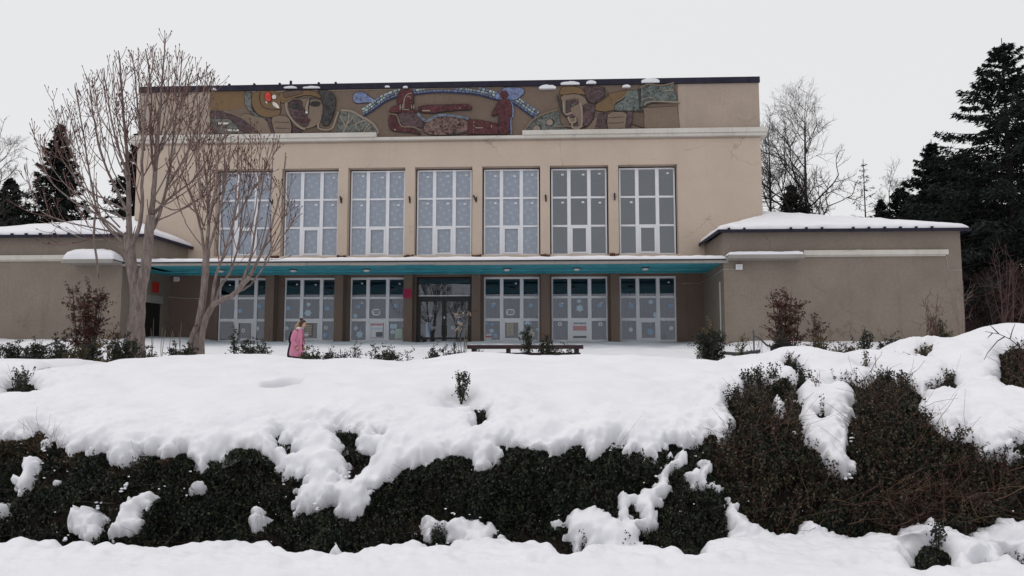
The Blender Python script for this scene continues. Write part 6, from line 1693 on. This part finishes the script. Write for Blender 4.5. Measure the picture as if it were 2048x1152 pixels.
def person(pos, rz, label, coat_mat, hair_mat, inner, scarf, bun, S=1.0, coat_hem=.56):
    e = empty('person', pos, rz, label, 'person'); e.scale = (S, S, S)
    # walks along +x, head bowed
    J = [(0, 0, .92, .14, .16), (.01, 0, 1.08, .115, .14), (.03, 0, 1.25, .115, .16), (.05, 0, 1.36, .07, .10), (.085, 0, 1.43, .052), (.12, 0, 1.50, .055),
         (.0, .09, .88, .085), (.10, .10, .50, .060), (.05, .10, .10, .042), (.17, .11, .05, .038),
         (.0, -.09, .88, .085), (-.08, -.10, .50, .060), (-.25, -.10, .14, .042), (-.16, -.11, .05, .038),
         (.03, .19, 1.32, .055), (-.03, .23, 1.08, .045), (.09, .22, .88, .034), (.03, -.19, 1.32, .055), (-.02, -.24, 1.08, .045), (.10, -.23, .87, .034)]
    E = [(0, 1), (1, 2), (2, 3), (3, 4), (4, 5), (0, 6), (6, 7), (7, 8), (8, 9), (0, 10), (10, 11), (11, 12), (12, 13), (3, 14), (14, 15), (15, 16), (3, 17), (17, 18), (18, 19)]
    skin_body(e, J, E, BOOT)
    # head: one mesh shaped with brow, nose, lips, chin; bowed forward
    V, Fq = [], []; n, m_ = 20, 16
    for i in range(m_ + 1):
        ph = math.pi * i / m_
        for a in range(n):
            th = 2 * math.pi * a / n; x, y, z = math.sin(ph) * math.cos(th), math.sin(ph) * math.sin(th), math.cos(ph)
            X, Yv, Z = x * .094, y * .075, z * .118
            fr = max(0, x) ** 6
            X += fr * (.030 * math.exp(-((z + .12) / .16) ** 2) * math.exp(-(y / .22) ** 2) + .012 * math.exp(-((z + .48) / .09) ** 2) * math.exp(-(y / .4) ** 2)
                       + .014 * math.exp(-((z + .82) / .16) ** 2) - .012 * math.exp(-((z - .04) / .12) ** 2) * math.exp(-((abs(y) - .33) / .16) ** 2) - .006 * math.exp(-((z + .6) / .05) ** 2))
            if z < -.2: Yv *= 1 - .35 * (-z - .2); X = X * (1 - .12 * (-z - .2)) + .012
            V.append((X, Yv, Z))
    for i in range(m_):
        for a in range(n): Fq.append((i * n + a, (i + 1) * n + a, (i + 1) * n + (a + 1) % n, i * n + (a + 1) % n))
    me = bpy.data.meshes.new('head'); me.from_pydata(V, [], Fq); me.materials.append(SKIN)
    for p in me.polygons: p.use_smooth = True
    hd = link(bpy.data.objects.new('head', me), e); hd.location = (.155, 0, 1.56); hd.rotation_euler = (0, .42, 0)
    for s in (-1, 1):
        MB().box(.083, .091, s * .030 - .013, s * .030 + .013, .002, .012).build('eye', HAIR, hd)
        loft('ear', [(-.005, s * .070, -.03, .010, .006), (-.008, s * .076, 0, .018, .010), (-.008, s * .074, .028, .012, .006)], SKIN, hd, 8)
    MB().box(.088, .0935, -.022, .022, -.062, -.054).build('mouth', plain('lips', (.35, .10, .09), .5), hd)
    HV, HF = [], []
    for i in range(11):
        ph = math.pi * i / 10 * .74
        for a in range(n):
            th = 2 * math.pi * a / n; x, y, z = math.sin(ph) * math.cos(th), math.sin(ph) * math.sin(th), math.cos(ph)
            if x > .45 and z < .55: x = .45 + (x - .45) * .15; z = max(z, .40)
            HV.append((x * .104 - .010, y * .086, z * .130 + .006))
    for i in range(10):
        for a in range(n): HF.append((i * n + a, (i + 1) * n + a, (i + 1) * n + (a + 1) % n, i * n + (a + 1) % n))
    me = bpy.data.meshes.new('hair'); me.from_pydata(HV, [], HF); me.materials.append(hair_mat)
    for p in me.polygons: p.use_smooth = True
    h = link(bpy.data.objects.new('hair', me), e); h.location = hd.location; h.rotation_euler = hd.rotation_euler
    if bun:
        b = loft('hair_bun', [(0, 0, -.045, .02, .02), (0, 0, -.025, .052, .05), (0, 0, .01, .060, .056), (0, 0, .04, .035, .035)], hair_mat, e, 12); b.location = (.105, 0, 1.705); b.rotation_euler = (0, -.1, 0)
    else:
        loft('hair_length', [(.03, 0, 1.34, .05, .09), (.05, 0, 1.42, .085, .11), (.085, 0, 1.52, .095, .10), (.11, 0, 1.62, .09, .085)], hair_mat, e, 12)
    # coat with an open front showing the jumper
    coat = loft('coat', [(-.02, 0, coat_hem, .225, .25), (-.02, 0, .70, .205, .235), (-.01, 0, .86, .185, .22), (0, 0, 1.0, .158, .195), (.015, 0, 1.16, .160, .20), (.025, 0, 1.28, .152, .205), (.035, 0, 1.36, .115, .165), (.06, 0, 1.42, .075, .085), (.075, 0, 1.455, .062, .068)], coat_mat, e, 20)
    if inner: loft('jumper', [(.06, 0, .66, .150, .09), (.06, 0, .90, .122, .075), (.07, 0, 1.12, .112, .07), (.075, 0, 1.3, .106, .065), (.085, 0, 1.40, .06, .05)], inner, e, 14)
    for s in (-1, 1):
        if inner: 
            m = MB(); m.hexa([(.10, s * .075, 1.42), (.17, s * .05, 1.40), (.205, s * .10, .95), (.16, s * .16, .95), (.09, s * .085, 1.43), (.155, s * .06, 1.41), (.19, s * .115, .95), (.15, s * .17, .95)]); m.build('lapel', coat_mat, e, bevel=.01)
        t = Tubes(); sh = [(.03, s * .175, 1.35), (.0, s * .225, 1.24), (-.035, s * .245, 1.08), (.02, s * .245, .98), (.085, s * .235, .90)]
        C = catmull(sh, 4); t.add(C, np.interp(np.linspace(0, 1, len(C)), [0, .15, .5, 1], [.060, .078, .066, .056]), 12); t.build('sleeve', coat_mat, e)
        # hand: palm, four unequal curled fingers and a thumb
        hnd = Tubes(); w0 = np.array([.09, s * .235, .895]); dn = unit(np.array([.25, 0, -1.0])); si = np.array([1.0, 0, .25]) * .022
        hnd.add([w0, w0 + dn * .035, w0 + dn * .085], [.024, .034, .034], 8)
        for q, ln in ((-1.2, .062), (-.4, .075), (.4, .080), (1.2, .070)):
            b0 = w0 + dn * .08 + si * q; hnd.add([b0, b0 + dn * ln * .5, b0 + dn * ln * .85 + np.array([-.012, -s * .012, 0]), b0 + dn * ln + np.array([-.026, -s * .02, .006])], [.0095, .009, .008, .005], 6)
        b0 = w0 + dn * .03 + si * 1.3; hnd.add([b0, b0 + np.array([.022, -s * .012, -.025]), b0 + np.array([.026, -s * .022, -.055])], [.011, .010, .006], 6)
        hnd.build('hand', SKIN, e)
    if scarf: loft('collar', [(.045, 0, 1.395, .088, .105), (.055, 0, 1.43, .092, .10), (.07, 0, 1.465, .082, .086), (.078, 0, 1.47, .058, .062)], scarf, e, 16, False)
    for s, x in ((1, .12), (-1, -.20)):
        loft('boot', [(x + .03, s * .10, .0, .115, .045), (x + .03, s * .10, .05, .11, .044), (x - .02, s * .10, .10, .06, .048), (x - .04, s * .10, .30, .058, .055)], BOOT, e, 12)
    return e
pw = at(594, 700, 22.0); gy_ = float(ground_z(pw.x, 22.0)) + .085
person((pw.x, 22.0, gy_), -.12, 'woman in an open pink coat with brown hair in a bun, walking with bowed head', PINK, HAIR, WINE, SCARF, True, .995, .58)
pw2 = at(589.5, 700, 22.9); gy2 = float(ground_z(pw2.x, 22.9)) + .085
person((pw2.x, 22.9, gy2), -.12, 'person in a dark coat with fair hair, hidden behind the woman in pink', NAVY, BLOND, None, None, False, 1.0, .50)
for o in SC.objects:
    if o.type == 'MESH' and o.parent is None and 'label' not in o and 'kind' not in o: print('UNTAGGED', o.name)
print('tris', sum(len(o.data.polygons) * 2 for o in SC.objects if o.type == 'MESH'), 'objects', len(SC.objects))
